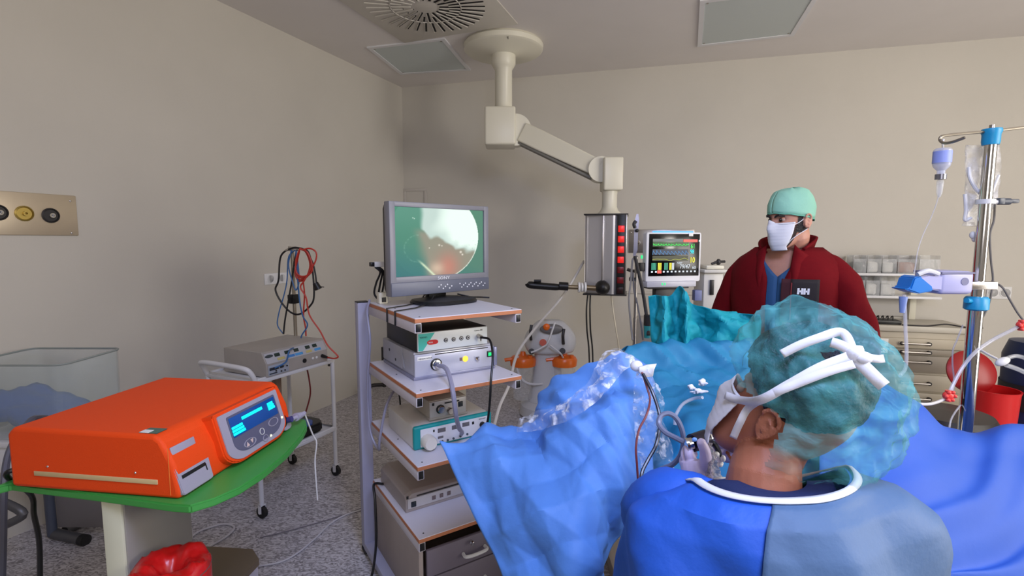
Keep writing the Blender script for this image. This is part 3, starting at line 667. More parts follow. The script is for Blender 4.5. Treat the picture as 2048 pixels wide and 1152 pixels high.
# hanging cables on the cart
GCAB = mat('lilac_grey_cable', (150, 150, 172), .4)
cable('light_guide_cable', 'thick grey light guide cable drooping from silver light source', 'cable',
      [cw(.155, .145, 1.031), cw(.162, .09, 1.032), cw(.152, .03, 1.01), cw(.142, -.022, .96), cw(.150, -.026, .88), cw(.185, .02, .80), cw(.235, .09, .745), cw(.25, .125, .722)], [.009, .010, .010, .010, .009, .009, .009], GCAB)
cable('mains_cable', 'lilac cord hanging down the left side of the cart', 'cable', [cw(.0, .56, 1.272), cw(-.025, .52, 1.22), cw(-.03, .47, 1.1), cw(-.035, .50, .95), cw(-.03, .53, .8), cw(-.03, .5, .66), cw(-.012, .44, .60), cw(-.02, .40, .66), cw(.02, .42, .80), cw(.08, .47, .86)], .006, GCAB)
cable('mains_cable', 'black cord looping behind the lowest cart shelf to the floor', 'cable', [cw(.03, .50, .397), cw(-.02, .50, .41), cw(-.03, .46, .36), cw(-.04, .42, .22), cw(-.05, .42, .1), cw(-.07, .42, .012), cw(-.09, .43, .008)], .006, BLACK)
cable('mains_cable', 'black cord dropping between the two middle cart shelves', 'cable', [cw(.11, .5, .96), cw(.1, .5, .9), cw(.11, .49, .8), cw(.11, .48, .70)], .004, BLACK)
cable('data_cable', 'thin black cable from shelf arm down behind the bottom unit', 'cable', [cw(.07, .5, .63), cw(.09, .49, .58), cw(.12, .47, .5)], .004, BLACK)

# ------------------------------------------------------------------ electrosurgical trolley
TR = thing('instrument_trolley', 'white tubular trolley with black castors under the coagulation unit', 'trolley', (-1.40, 2.67, 0), R(65.1))
MT = MW[TR.name]
def tw(x, y, z): return MT @ Vector((x, y, z))
Wt, Dt, Zt = .56, .40, .785
for x, y in ((0, 0), (Wt, 0), (0, Dt), (Wt, Dt)):
    q = B(); q.cyl((x, y, .075), (x, y, Zt), .013, n=16); obj('leg', q, WPAINT, TR); castor(TR, x, y, .033, .078, fork=WPAINT)
for z, nm in ((Zt, 'top_tray'), (.33, 'lower_shelf')):
    q = B(); q.box((-.012, -.012, z-.022), (Wt+.012, Dt+.012, z-.004), .003); q.tube([(0, 0, z), (Wt, 0, z), (Wt, Dt, z), (0, Dt, z), (0, 0, z)], .008, 8, 0); obj(nm, q, WPAINT, TR)
q = B(); q.tube([(0, .0, Zt-.01), (-.03, .0, Zt+.05), (-.05, .03, Zt+.075), (-.055, Dt/2, Zt+.08), (-.05, Dt-.03, Zt+.075), (-.03, Dt, Zt+.05), (0, Dt, Zt-.01)], .014, 12, 8); obj('push_handle', q, WPAINT, TR)
q = B(); q.cyl((Wt-.045, -.013, Zt-.03), (Wt-.045, -.02, Zt-.03), .008, n=12); obj('knob', q, BLACK, TR)
q = B(); q.box((.26, .16, .36), (.30, .20, Zt-.02), .003); obj('centre_bracket', q, mat('tan_bracket', (150, 125, 105), .5), TR)
# coagulation unit
t = thing('electrosurgical_unit', 'grey coagulation unit with small displays on white trolley', 'medical unit', tw(.06, -.012, Zt+.001), R(65.1))
we, de, he = .45, .35, .14
ESU = mat('esu_case', (172, 165, 156), .42, var=.05)
q = B(); q.loft([[Vector((x, y, z)) for y, z in ((.0, .0), (de, 0), (de, he), (.035, he), (.0, he*.55), (0.0, he*.5))] for x in (0, we)]); obj('case', q, ESU, t, sharp=20, mods=[('BEVEL', dict(width=.003, segments=2, limit_method='ANGLE'))])
ML = frame((0, -.001, he*.5), (1, 0, 0), (0, .035, he*.48)); 
q = B(); q.box((.008, .004, 0), (we-.008, .066, .003), .001, M=ML); fp = obj('display_panel', q, mat('esu_panel', (190, 190, 192), .4), t)
for x, yy, ww, hh in ((.07, .036, .036, .02), (.14, .036, .034, .02), (.205, .036, .034, .02), (.29, .036, .034, .02), (.345, .036, .034, .02)):
    q = B(); q.box((x, yy, .003), (x+ww, yy+hh, .005), .001, M=ML); obj('display', q, mat('lcd_dark_green', (28, 50, 45), .25), fp)
q = B(); q.prism([(.035+.026*math.cos(a), .047+.009*math.sin(a)) for a in [2*math.pi*k/24 for k in range(24)]], .003, .005, M=ML); obj('logo_oval', q, mat('slate_oval', (60, 70, 75), .4), fp)
for x0, x1, c in ((.08, .13, (205, 190, 120)), (.15, .20, (70, 140, 210)), (.205, .26, (80, 160, 220)), (.285, .33, (205, 190, 120)), (.35, .40, (80, 160, 220))):
    q = B(); q.box((x0, .012, .003), (x1, .027, .0045), .0005, M=ML); obj('coloured_label', q, mat('lab_%d' % c[0], c, .5), fp)
q = B(); q.box((.012, -.003, .006), (.15, .0, he*.5-.006), .001); lp = obj('lower_panel', q, mat('blueish_panel', (170, 178, 190), .4), t)
for x, z, ww, hh in ((.018, .035, .06, .016), (.018, .014, .05, .006), (.088, .036, .025, .012)):
    q = B(); q.box((x, -.005, z), (x+ww, -.002, z+hh), .001); obj('display', q, mat('lcd_dark', (40, 48, 60), .3), lp)
for x, z in ((.095, .018), (.12, .018), (.135, .04), (.06, .028)): knob(lp, x, -.003, z, .0045, .005, DGREY, 'button', 10)
knob(t, .265, 0, .04, .013, .006, RUB, 'port'); knob(t, .33, 0, .04, .008, .004, LABEL, 'socket'); knob(t, .36, 0, .04, .008, .004, LABEL, 'socket')
q = B(); q.cyl((.405, 0, .04), (.405, -.045, .034), .012, .007, n=14); obj('plug', q, BLACK, t)
# cable pole
t = thing('cable_pole', 'steel pole on coagulation unit hung with coloured cables', 'pole', tw(.50, .25, Zt+.14), R(65.1))
q = B(); q.cyl((0, 0, 0), (0, 0, .57), .011, n=14); obj('pole', q, mat('pole_steel', (180, 172, 155), .3, .9), t)
q = B(); q.tube([(-.05, 0, .56), (-.02, 0, .57), (.03, 0, .57), (.05, 0, .555)], .006, 8); q.box((-.02, -.015, .555), (.0, .015, .585), .003); obj('hook_bar', q, STEEL, t)
q = B(); q.box((-.028, -.025, .215), (.02, .022, .275), .005); q.box((-.045, -.02, .245), (-.02, .01, .275), .004); obj('clamp', q, BLACK, t)
pw = tw(.50, .25, 0); YP = pw.y
c_ = lambda L, o=0: [P(x, y, YP-.03+o) for x, y in L]
RC = mat('red_cable', (196, 55, 40), .4); BC = mat('blue_cable', (60, 110, 165), .4)
cable('hanging_cable', 'thick black cable looped wide over the pole top', 'cable', c_([(603, 497), (585, 496), (562, 512), (557, 560), (551, 580), (563, 605), (582, 625), (600, 628), (620, 612), (628, 592), (625, 540), (617, 505), (603, 497)]), .006, BLACK)
cable('hanging_cable', 'black cable ending in a dangling plug on the pole', 'cable', c_([(600, 496), (612, 503), (625, 525), (631, 550), (633, 570)], -.02), .0055, BLACK)
q = B(); a = P(634, 573, YP-.05); q.cyl(a+Vector((-.01, 0, .022)), a+Vector((.01, 0, -.018)), .018, .022, n=14); q.cyl(a+Vector((.01, 0, -.0)), a+Vector((.045, 0, -.004)), .003, n=6); obj('mains_plug', q, BLACK, label='black mains plug dangling right of the cable pole', cat='plug')
cable('hanging_cable', 'black cable falling from the pole onto coagulation unit', 'cable', c_([(593, 500), (588, 530), (584, 560), (577, 600), (570, 640), (567, 668)], -.01), .0055, BLACK)
cable('hanging_cable', 'blue cable drooping left in a long loop below clamp', 'cable', c_([(590, 500), (577, 515), (574, 560), (568, 590), (558, 625), (555, 650), (566, 667)]), .004, BC)
cable('hanging_cable', 'blue cable twisting down the pole to unit front', 'cable', c_([(583, 500), (577, 530), (584, 560), (592, 580), (598, 560), (595, 520), (592, 505)], -.02)+c_([(598, 590), (605, 630), (615, 650), (603, 672), (601, 690)], -.05)+[tw(.2, -.04, .92), tw(.16, -.05, .86), tw(.1, -.03, .835)], .0045, BC)
for k in range(4):
    dx = k*4; cable('hanging_cable', ['innermost', 'second', 'third', 'outermost'][k]+' loop of the coiled red cable on pole top', 'cable', c_([(600, 497), (592-k*1+3, 520), (590+k, 545), (598+dx*.6, 562-k*3), (612+dx*.8, 555-k*3), (620+k*1.5, 530), (612+k, 505), (600, 497)], -.035-.008*k), .005, RC, None)
cable('hanging_cable', 'red cable arcing right from pole and ending at the plug', 'cable', c_([(603, 500), (620, 497), (632, 505), (631, 522), (618, 545), (608, 562), (601, 575), (612, 595), (619, 630), (640, 662), (655, 690), (672, 708), (676, 714), (668, 717)], -.06)+[tw(.06+.405, -.06, Zt+.035)], .005, RC)
cable('hanging_cable', 'straight red cable falling from coil onto unit top', 'cable', c_([(606, 560), (609, 590), (607, 630), (611, 655), (612, 672)], -.03), .005, RC)
cable('lead', 'dark red lead hanging under the trolley top to footswitch', 'cable', [tw(.44, .1, .76), tw(.46, .1, .65), tw(.48, .12, .55), tw(.47, .16, .42)], .005, mat('maroon', (120, 35, 30), .4))
# footswitch on the lower shelf
t = thing('foot_pedal', 'black foot pedal with blue plate on lower trolley shelf', 'foot pedal', tw(.365, .11, .338), R(65.1))
q = B(); q.prism([(-.14, -.10), (.10, -.10), (.15, -.04), (.15, .10), (.06, .14), (-.14, .12)], 0, .055, bev=.01); obj('housing', q, BLACK, t)
q = B(); q.prism([(-.10, -.08), (.04, -.08), (.09, -.03), (.08, .05), (-.10, .05)], .052, .064, bev=.004); obj('pedal_plate', q, mat('pedal_blue', (55, 85, 160), .4), t)
# ------------------------------------------------------------------ orange device on its green topped stand
ZT = .92
OB = Z(359, 1000, ZT); OC = Z(583, 855, ZT); OA = Z(31, 970, ZT)
ox = (OC-OB).normalized(); WO = (OC-OB).length; DO = (OA-OB).length; arz = math.atan2(ox.y, ox.x)
OX0 = Vector((OB.x, OB.y, 0))
MO = Matrix.Translation((OB.x, OB.y, ZT)) @ Matrix.Rotation(arz, 4, 'Z')
GREEN = mat('green_table_top', (62, 150, 66), .45)
t = thing('green_topped_stand', 'cream column stand with bright green table top under the orange unit', 'table', (OB.x-.2, OB.y+.1, 0), 0)
pts = [(20, 968), (200, 990), (345, 1010), (380, 1012), (430, 997), (480, 975), (530, 943), (575, 905), (605, 870), (614, 852), (611, 838)]
poly = [Z(x, y, ZT-.002) for x, y in pts]
far = [MO@Vector((WO+.06, .15, 0)), MO@Vector((WO+.02, DO+.02, 0)), MO@Vector((-.02, DO+.05, 0))]
poly = [(p.x, p.y) for p in poly+far]
q = B(); q.prism(poly, ZT-.022, ZT-.001, bev=.004); obj('table_top', q, GREEN, t, world=True)
q = B(); q.box((-1.035, 1.2, .03), (-.985, 1.46, ZT-.022), .004); obj('column', q, mat('column_cream', (205, 205, 180), .4), t, world=True)
q = B(); q.box((-.9851, 1.206, .03), (-.980, 1.454, ZT-.03), .001); obj('side_panel', q, mat('panel_grey', (150, 146, 140), .45), t, world=True)
q = B(); q.box((-1.32, 1.14, 0), (-.965, 1.54, .03), .008); obj('base_plate', q, CREAM, t, world=True)
t = thing('endoscopy_pump_unit', 'orange box shaped device with glowing cyan display on green table', 'medical unit', MO.translation, arz); MO = MW[t.name]
HO = .158
# case: side profile swept along the front width; front face leans back
prof = [(.0, .0), (-.0, .025), (.012, .085), (.042, HO-.012), (.06, HO), (DO-.018, HO), (DO, HO-.018), (DO, 0)]
q = B(); q.loft([[Vector((x, y, z)) for y, z in prof] for x in (0, WO)])
obj('case', q, ORANGE, t, sharp=30, mods=[('BEVEL', dict(width=.010, segments=3, limit_method='ANGLE', angle_limit=R(30)))])
GP = mat('panel_lilac_grey', (160, 156, 172), .4); GPD = mat('key_slate', (92, 92, 116), .4)
# leaning front frame
FT = math.atan2(.042, HO-.012)
MFo = Matrix.Translation((0, -.004, 0)) @ Matrix(((1, 0, 0, 0), (0, math.sin(FT), -math.cos(FT), 0), (0, math.cos(FT), math.sin(FT), 0), (0, 0, 0, 1)))   # local x, y=up along face, z=out
def upoly(x0, x1, y0, y1, r, n=8, topr=.006):
    P_ = []
    for cx, cy, a0, rr in ((x1-topr, y1-topr, 0, topr), (x0+topr, y1-topr, 90, topr), (x0+r*1.5, y0+r, 180, r), (x1-r*1.5, y0+r, 270, r)):
        for k in range(n+1):
            a = R(a0+90*k/n); kx = 1.5 if rr == r else 1
            P_.append((cx+rr*kx*math.cos(a), cy+rr*math.sin(a)))
    return P_
x0, x1 = WO*.315, WO*.865
q = B(); q.prism(upoly(x0-.012, x1+.012, .004, .158, .045), -.03, .026, M=MFo, bev=.004); obj('front_bulge', q, ORANGE, t)
q = B(); q.prism(upoly(x0, x1, .012, .150, .040), .026, .029, M=MFo); fp = obj('control_panel', q, GP, t)
q = B(); q.prism(upoly(x0+.028, x1-.018, .026, .138, .036), .029, .030, M=MFo); kp = obj('keypad', q, GPD, fp)
q = B(); q.box((x0+.034, .076, .030), (x1-.024, .132, .0315), .0005, M=MFo); dp = obj('display', q, mat('display_blue', (8, 60, 130), .3, emit=(5, 70, 140), estr=.35), fp)
CY = glow('cyan_digits', (0, 245, 235), 1.5)
dxw = x1-x0
for nm, a, b_, y0_, y1_, rows in (('digits', .13, .32, .080, .107, 3), ('digits', .76, .88, .098, .122, 3)):
    for k in range(rows):
        yy = y0_+(y1_-y0_)*(k+.5)/rows
        q = B(); q.box((x0+dxw*a, yy-.0036, .0315), (x0+dxw*(b_-.01*k), yy+.0036, .033), .0012, M=MFo); obj('glowing_line', q, CY, dp)
q = B(); q.box((x0+dxw*.31, .112, .0315), (x0+dxw*.66, .121, .033), .003, M=MFo); obj('glowing_bar', q, CY, dp)
for cx, cy, rx, ry, mm in ((.33, .042, .026, .012, GP), (.78, .060, .024, .012, GP), (.555, .052, .010, .010, LABEL), (.58, .028, .012, .010, GP)):
    ring = B(); X = x0+dxw*cx
    ring.loft([[MFo@Vector((X+rx*s*math.cos(a), cy+ry*s*math.sin(a), z)) for a in [2*math.pi*k/28 for k in range(28)]] for s, z in ((1, .030), (1, .0318), (.88, .0318), (.86, .0305))], cap=False); kk = obj('key_ring', ring, mm, kp)
for cx, cy, s in ((.29, .040, 1), (.365, .044, -1)):
    X = x0+dxw*cx; q = B(); q.prism([(X-.006, cy-.005*s), (X+.006, cy-.005*s), (X, cy+.007*s)], .030, .0316, M=MFo); obj('arrow', q, mat('arrow_pink', (215, 190, 185), .5), kp)
for cx, cy in ((.675, .026), (.955, .058)):
    q = B(); q.ell(MFo@Vector((x0+dxw*cx, cy, .030)), (.0035, .0035, .0035), n=6); obj('indicator_lamp', q, glow('lamp_warm', (255, 255, 200), 1.6), fp)
q = B(); q.box((x0+dxw*.40, .084, .0312), (x0+dxw*.402, .12, .0314), 0, M=MFo)
q.bm.clear()
q.box((.012, .100, .0005), (.088, .128, .004), .003, M=MFo); obj('name_plate', q, GP, t)
q = B(); q.prism(upoly(.006, .108, .006, .082, .006), -.01, .006, M=MFo, bev=.002); sp = obj('slot_plate', q, GP, t)
q = B(); q.box((.016, .045, .006), (.094, .054, .0068), .0005, M=MFo); q.box((.092, .032, .006), (.095, .05, .0068), 0, M=MFo); obj('slot', q, BLACK, sp)
q = B(); q.prism([(WO*.90, .10), (WO*.935, .10), (WO*.918, .122)], .0005, .003, M=MFo); obj('warning_triangle', q, mat('dark_red_print', (120, 30, 10), .5), t)
q = B(); q.prism(upoly(WO*.895, WO-.004, .004, .070, .01), -.01, .004, M=MFo, bev=.002); rp_ = obj('port_plate', q, GP, t)
q = B(); q.ell(MFo@Vector((WO*.918, .035, .004)), (.012, .010, .022), n=10); obj('port', q, BLACK, rp_)
q = B(); q.cyl(MFo@Vector((WO*.935, .035, .004)), MFo@Vector((WO*.94, .035, .028)), .010, n=14); obj('blue_plug', q, mat('dk_blue_plug', (60, 60, 120), .4), rp_)
# cream strip on the left side with two screws
q = B(); q.box((-.003, .055, .036), (.0, DO-.075, .048), .001); obj('side_strip', q, mat('cream_strip', (205, 180, 130), .5), t)
for y in (.115, DO-.115): q = B(); q.ell((-.001, y, .062), (.002, .003, .003), n=6); obj('screw', q, CHROME, t)
q = B(); q.box((-.0006, .022, .01), (.0, .0235, HO-.03), 0); obj('case_seam', q, mat('seam_orange', (240, 140, 60), .5), t)
q = B(); q.box((.012, .062, HO), (.045, .11, HO+.0012), 0); st = obj('sticker', q, mat('hologram_green', (70, 120, 110), .25, .6), t); q = B(); q.box((.012, .085, HO+.001), (.03, .11, HO+.002), 0); obj('white_corner', q, LABEL, st)
# connector with grey ribbed cap and its white cord
t2 = thing('connector_plug', 'grey ribbed plug resting on the right end of green table', 'plug', MO@Vector((WO+.01, .0, 0.02)), arz)
q = B(); 
for k in range(6): q.cyl((.002+k*.008, -.01, .012-k*.001), (.007+k*.008, -.01, .0115-k*.001), .014-.0012*k, n=16)
q.cyl((-.03, -.01, .014), (.055, -.01, .008), .007, n=12); obj('plug_body', q, mat('grey_lilac_rubber', (165, 162, 182), .45), t2)
a = MW[t2.name]@Vector((.055, -.01, .008))
cable('thin_cord', 'thin white cord dangling from the orange unit beside trolley leg', 'cord', [a, P(625, 868, a.y+.06), P(633, 885, a.y+.08), P(630, 920, a.y+.09), P(632, 960, a.y+.09), P(635, 1000, a.y+.10)], .0028, WHITE)
cable('mains_cable', 'dark cord hanging behind the orange unit down to floor', 'cord', [MO@Vector((.05, DO+.006, .03)), MO@Vector((.02, DO+.04, .02)), P(62, 990, 1.34), P(68, 1030, 1.33), P(78, 1080, 1.33), P(80, 1150, 1.33), P(80, 1290, 1.33)], .0065, BLACK)
cable('mains_cable', 'grey cord draped beside the left end of the orange unit', 'cord', [P(95, 836, 1.75), P(75, 836, 1.7), P(60, 842, 1.66), P(30, 880, 1.6), P(14, 920, 1.56), P(8, 980, 1.52), P(6, 1080, 1.5), P(4, 1160, 1.5)], .010, mat('grey_cord', (88, 88, 100), .4))

# ------------------------------------------------------------------ clear tub on its stand at far left
YB = 2.2
t = thing('baby_bassinet', 'clear acrylic tub with blue cloth on white stand at left edge', 'bassinet', (P(60, 800, YB).x, YB, 0))
xr = P(124, 780, YB).x; zt = P(118, 731, YB).z; zb = P(130, 878, YB).z
q = B(); rad = .05; rr = []
for z, k in ((zb, .96), (zb+.02, .97), (zt-.005, 1.0), (zt, 1.02)):
    x0, x1, y0, y1 = xr-.44*k-.02, xr+.012*(k-1)*20, YB, YB+.36
    ring = []
    for cx, cy, a0 in ((x1-rad, y1-rad, 0), (x0+rad, y1-rad, 90), (x0+rad, y0+rad, 180), (x1-rad, y0+rad, 270)):
        for j in range(5): ring.append(Vector((cx+rad*math.cos(R(a0+22.5*j)), cy+rad*math.sin(R(a0+22.5*j)), z)))
    rr.append(ring)
q.loft(rr, cap=False); q.bm.faces.new([v for v in q.bm.verts[:20]]) if False else None
obj('tub', q, CLEAR2, t, world=True, mods=[('SOLIDIFY', dict(thickness=.004))])
rim = B(); rim.tube(rr[-1]+[rr[-1][0]], .005, 6, 0); obj('tub_rim', rim, mat('rim_grey', (140, 148, 145), .2), t, world=True)
G = [[Vector((xr-.43+.40*i/20, YB+.03+.30*j/10, zb+.17+.03*noise.noise(Vector((i*.3, j*.4, 0)))-.15*(i/20))) for i in range(21)] for j in range(11)]
q = B(); q.grid(G); o = obj('cloth', q, mat('blue_cloth', (40, 86, 170), .7, var=.1), t, world=True, sharp=0, mods=[('SOLIDIFY', dict(thickness=.05, offset=-1))])
q = B(); q.box((xr-.48, YB-.02, zb-.035), (xr+.0, YB+.38, zb-.008), .004); obj('tray_top', q, WPAINT, t, world=True)
q = B(); q.box((xr-.46, YB-.005, zb-.16), (xr-.08, YB+.36, zb-.035), .006); obj('drawer_box', q, WHITE, t, world=True)
TUBE = mat('grey_tube', (95, 95, 98), .4, .5)
f1 = Z(105, 1066, .03)
q = B(); q.cyl((f1.x, f1.y, .02), (f1.x, f1.y, zb-.03), .022, n=16); obj('upright', q, mat('dark_slate_tube', (72, 78, 92), .4), t, world=True)
q = B(); q.cyl(Z(106, 1066, .025), Z(170, 1080, .025), .026, n=16); q.cyl(Z(130, 1062, .025), Z(205, 1022, .025), .024, n=16); obj('foot_tube', q, TUBE, t, world=True)
q = B(); q.cyl(Z(163, 1079, .025), Z(172, 1081, .025), .028, n=16); obj('foot_cap', q, RUB, t, world=True)
a = P(46, 1020, 2.1)
q = B(); q.tube([P(-40, 990, 2.1), P(15, 1008, 2.1), P(46, 1028, 2.1), P(20, 1046, 2.1), P(-30, 1066, 2.1)], .018, 10, 4); obj('bent_tube', q, TUBE, t, world=True)
q = B(); q.box((f1.x+.03, f1.y+.0, .06), (f1.x+.36, f1.y+.015, zb-.05), .003); obj('back_sheet', q, mat('wall_shade_grey', (120, 115, 115), .6), t, world=True)  # grey sheet stands in for shaded wall, not a part of the stand

# ------------------------------------------------------------------ bins and cords on the floor
RBH = .405
t = thing('red_lined_bin', 'small round bin lined with a crumpled red bag, bottom left', 'bin', (-.862, 1.19, 0))
q = B(); q.lathe([(.062, 0), (.066, .01), (.084, .315+RBH-.015), (.090, .315+RBH), (.082, .312+RBH), (.062, .03)], cap=True); obj('bucket', q, mat('bin_grey', (110, 100, 95), .5), t)
rings = []
for k in range(14):
    u = k/13; r_ = .088 if k < 3 else .088*(1-(k-2)/11.5)
    z = RBH+.24+.05*k if k < 2 else (RBH+.325 if k == 2 else RBH+.325+.012*math.sin((k-2)/11*3.1)-.055*((k-2)/11)**2)
    rings.append([Vector((r_*math.cos(a), r_*math.sin(a), z+.035*ridge((3+r_*math.cos(a), r_*math.sin(a), z), 12, 4))) for a in [2*math.pi*j/56 for j in range(56)]])
q = B(); q.loft(rings, True); obj('bag', q, mat('red_bag', (200, 22, 24), .28), t, sharp=0)
t = thing('cardboard_box', 'low brown box with pale side on floor beside red lined bin', 'box', (-1.2, 1.93, 0))
c = [Z(335, 1088, .26), Z(505, 1098, .26), Z(518, 1118, .26), Z(440, 1200, .26), Z(250, 1180, .26)]
OLV = mat('olive_cardboard', (112, 98, 80), .6)
q = B(); q.m(0).loft([[Vector((p.x, p.y, z)) for p in c] for z in (.235, .26)]); obj('top_board', q, OLV, t, world=True)
q = B(); cen = sum(c, Vector())/5; q.loft([[Vector((cen.x+(p.x-cen.x)*.97, cen.y+(p.y-cen.y)*.97, z)) for p in c] for z in (0, .235)]); obj('box_body', q, mat('pale_lilac_box', (190, 186, 200), .5), t, world=True)
FC = mat('floor_cord_white', (205, 202, 206), .5)
zc = lambda L, z=.006: [Z(x, y, z) for x, y in L]
cable('floor_cord', 'white cord curled in a loop on floor beside the column', 'cord', zc([(346, 1044), (362, 1040), (378, 1050), (384, 1070), (378, 1090), (370, 1110)]), .007, FC)
cable('floor_cord', 'white cord making a long hairpin on the floor near the brown box', 'cord', zc([(375, 1080), (400, 1062), (440, 1049), (462, 1050), (468, 1058), (450, 1075), (420, 1093), (400, 1110)]), .0055, FC)
cable('floor_cord', 'pale cord running across the floor toward the cart castor', 'cord', zc([(518, 1132), (560, 1124), (595, 1106), (630, 1077), (660, 1048), (690, 1030), (720, 1020), (760, 1005)]), .0045, FC)
cable('floor_cord', 'thin grey cord lying straight on the floor between trolley and cart', 'cord', zc([(520, 1075), (560, 1066), (620, 1050), (680, 1032), (730, 1014)]), .003, mat('floor_cord_grey', (120, 114, 120), .5))
t = thing('far_castor_stand', 'small cream castored foot by the wall behind the cart', 'stand', Z(738, 796, 0))
q = B(); q.cyl((-.02, 0, .05), (.02, 0, .05), .05, n=20); obj('castor', q, CREAM, t)
q = B(); q.tube([(0, 0, .09), (.03, .02, .12), (.14, .05, .12)], .018, 10, 4); q.cyl((.14, .05, .1), (.14, .05, .5), .02); obj('foot', q, DGREY, t)

# ------------------------------------------------------------------ patient monitor and anaesthesia machine
o0 = P(1291, 563, 2.95); o1 = P(1400, 556, 3.03); xx = (o1-o0); xx.z = 0; s = xx.length
am = math.atan2(xx.y, xx.x)
t = thing('patient_monitor', 'white patient monitor showing coloured vital sign traces', 'monitor', o0, am)
hm = s*.80; u = s/560.0
q = B(); q.prism(upoly(0, s, -.004, hm, .010, topr=.012), -.045, 0, M=Mf, bev=.003); obj('housing', q, mat('housing_white', (214, 214, 218), .35), t)
def mp_(zx, zy): return ((zx-275)*u-(zy-500)*.00*u, (735-zy)*u)      # from the zoomed view to local x, z
q = B(); q.box((.016, -.003, .03), (s-.012, .001, hm-.008), .004); sc = obj('screen', q, mat('monitor_black', (6, 7, 10), .15), t)
def col(n_, c, e=1.4): return glow(n_, c, e)
GRN = col('trace_green', (60, 240, 90)); CYN = col('trace_cyan', (40, 225, 240)); YEL = col('trace_yellow', (245, 235, 60)); WHT = col('trace_white', (220, 230, 240), 1.0); BLU = col('trace_blue', (110, 170, 230), .9); REDG = col('trace_red', (245, 90, 80), 1.0); BG = col('band_green', (40, 90, 45), .8); BBl = col('band_blue', (20, 45, 75), .8); GT = col('band_grey', (110, 118, 118), .8); BY = col('band_dark_yellow', (50, 55, 20), .8)
def rect(nm, x0, y0, x1, y1, mm, d=.0035):
    a = mp_(x0, y1); b_ = mp_(x1, y0); q = B(); q.box((a[0], -d-.0006, a[1]), (b_[0], -d, b_[1]), 0); obj(nm, q, mm, sc)
rect('header_band', 335, 345, 640, 372, GT); rect('trace_band', 335, 375, 700, 415, BG); rect('trace_band', 335, 440, 700, 492, BBl); rect('trace_band', 335, 500, 700, 548, BY)
rect('alarm_bar', 645, 350, 792, 376, REDG); rect('status_square', 805, 355, 820, 372, WHT)
def trace(f, x0, x1, y, amp, mm, n=150, r=.0011):
    pts = []
    for i in range(n):
        x = x0+(x1-x0)*i/(n-1); a = mp_(x, y-amp*f(i/(n-1))); pts.append(Vector((a[0], -.0046, a[1])))
    q = B(); q.tube(pts, r, 4, 0); obj('trace', q, mm, sc)
random.seed(3)
trace(lambda v: (1.0 if (v*14) % 1 < .08 else .25*math.sin(v*60)), 340, 700, 402, 14, GRN)
trace(lambda v: 1-2*((v*10) % 1)**.7 if (v*10) % 1 > .15 else ((v*10) % 1)/.15*2-1, 335, 705, 468, 22, BLU)
trace(lambda v: math.sin(v*9)*.4+.6*math.sin(v*23)*v, 335, 700, 535, 13, mat('tr_y', (5, 5, 5), .4, emit=(200, 205, 90), estr=1), 60)
def num(s_, zx, zy, size, mm, sx=1):
    a = mp_(zx, zy); text('digits', s_, size, (a[0], -.0052, a[1]), (1, 0, 0), (0, 0, 1), mm, sc, world=False, sx=sx)
num('61', 720, 433, .040, GRN, .75); num('98', 716, 482, .036, CYN, .75); num('10', 714, 566, .048, YEL, .75)
num('79/47', 612, 620, .036, WHT, .85); num('60', 742, 624, .026, WHT); num('NIBP', 585, 574, .014, WHT, 1.2)
for i in range(18):
    x = 328+i*13; mm = YEL if i in (5, 6, 7, 14, 15) else (WHT if i in (16, 17) else mat('bar_green', (5, 5, 5), .4, emit=(50, 170, 140), estr=1))
    if i in (4, 8, 9, 13): continue
    rect('bar', x, 566, x+8, 630, mm)
rect('alarm_mark', 388, 634, 430, 662, REDG)
for i in range(12):
    x = 325+i*40
    if i != 2: rect('soft_key', x, 640, x+18, 655, WHT)
q = B(); q.box((.0, -.02, -.035), (s*.9, .06, .0), .006); bs_ = obj('lower_housing', q, mat('housing_grey', (190, 190, 200), .35), t)
q = B(); q.box((.095, -.0215, -.022), (.102, -.019, -.008), 0); q.box((.112, -.0215, -.022), (.119, -.019, -.008), 0); obj('green_lamp', q, glow('lamp_green', (20, 235, 130), 1.3), bs_)
q = B(); q.box((s*.15, .0, hm), (s*.85, .035, hm+.008), .003); obj('alarm_lamp', q, glow('alarm_blue', (40, 90, 255), 6), t, label='lit blue alarm lamp')
q = B(); q.box((s*.76, -.004, hm-.022), (s*.84, .0, hm-.004), .001); obj('sticker', q, LABEL, t)
q = B(); q.box((.02, -.01, -.045), (s*.78, .08, -.035), .003); q.box((s*.22, .02, -.14), (s*.62, .07, -.045), .01); obj('mount', q, DGREY, t)
q = B(); q.box((-.03, .01, .06), (.0, .04, .11), .003); q.tube([(-.02, .03, .06), (-.06, .05, .06), (-.09, .06, .07)], .01, 8, 3); obj('side_bracket', q, DGREY, t)
q = B(); q.box((-.028, .005, .135), (-.018, .012, .155), .001); obj('side_lamp', q, glow('lamp_green', (20, 235, 130), 1.3), t)
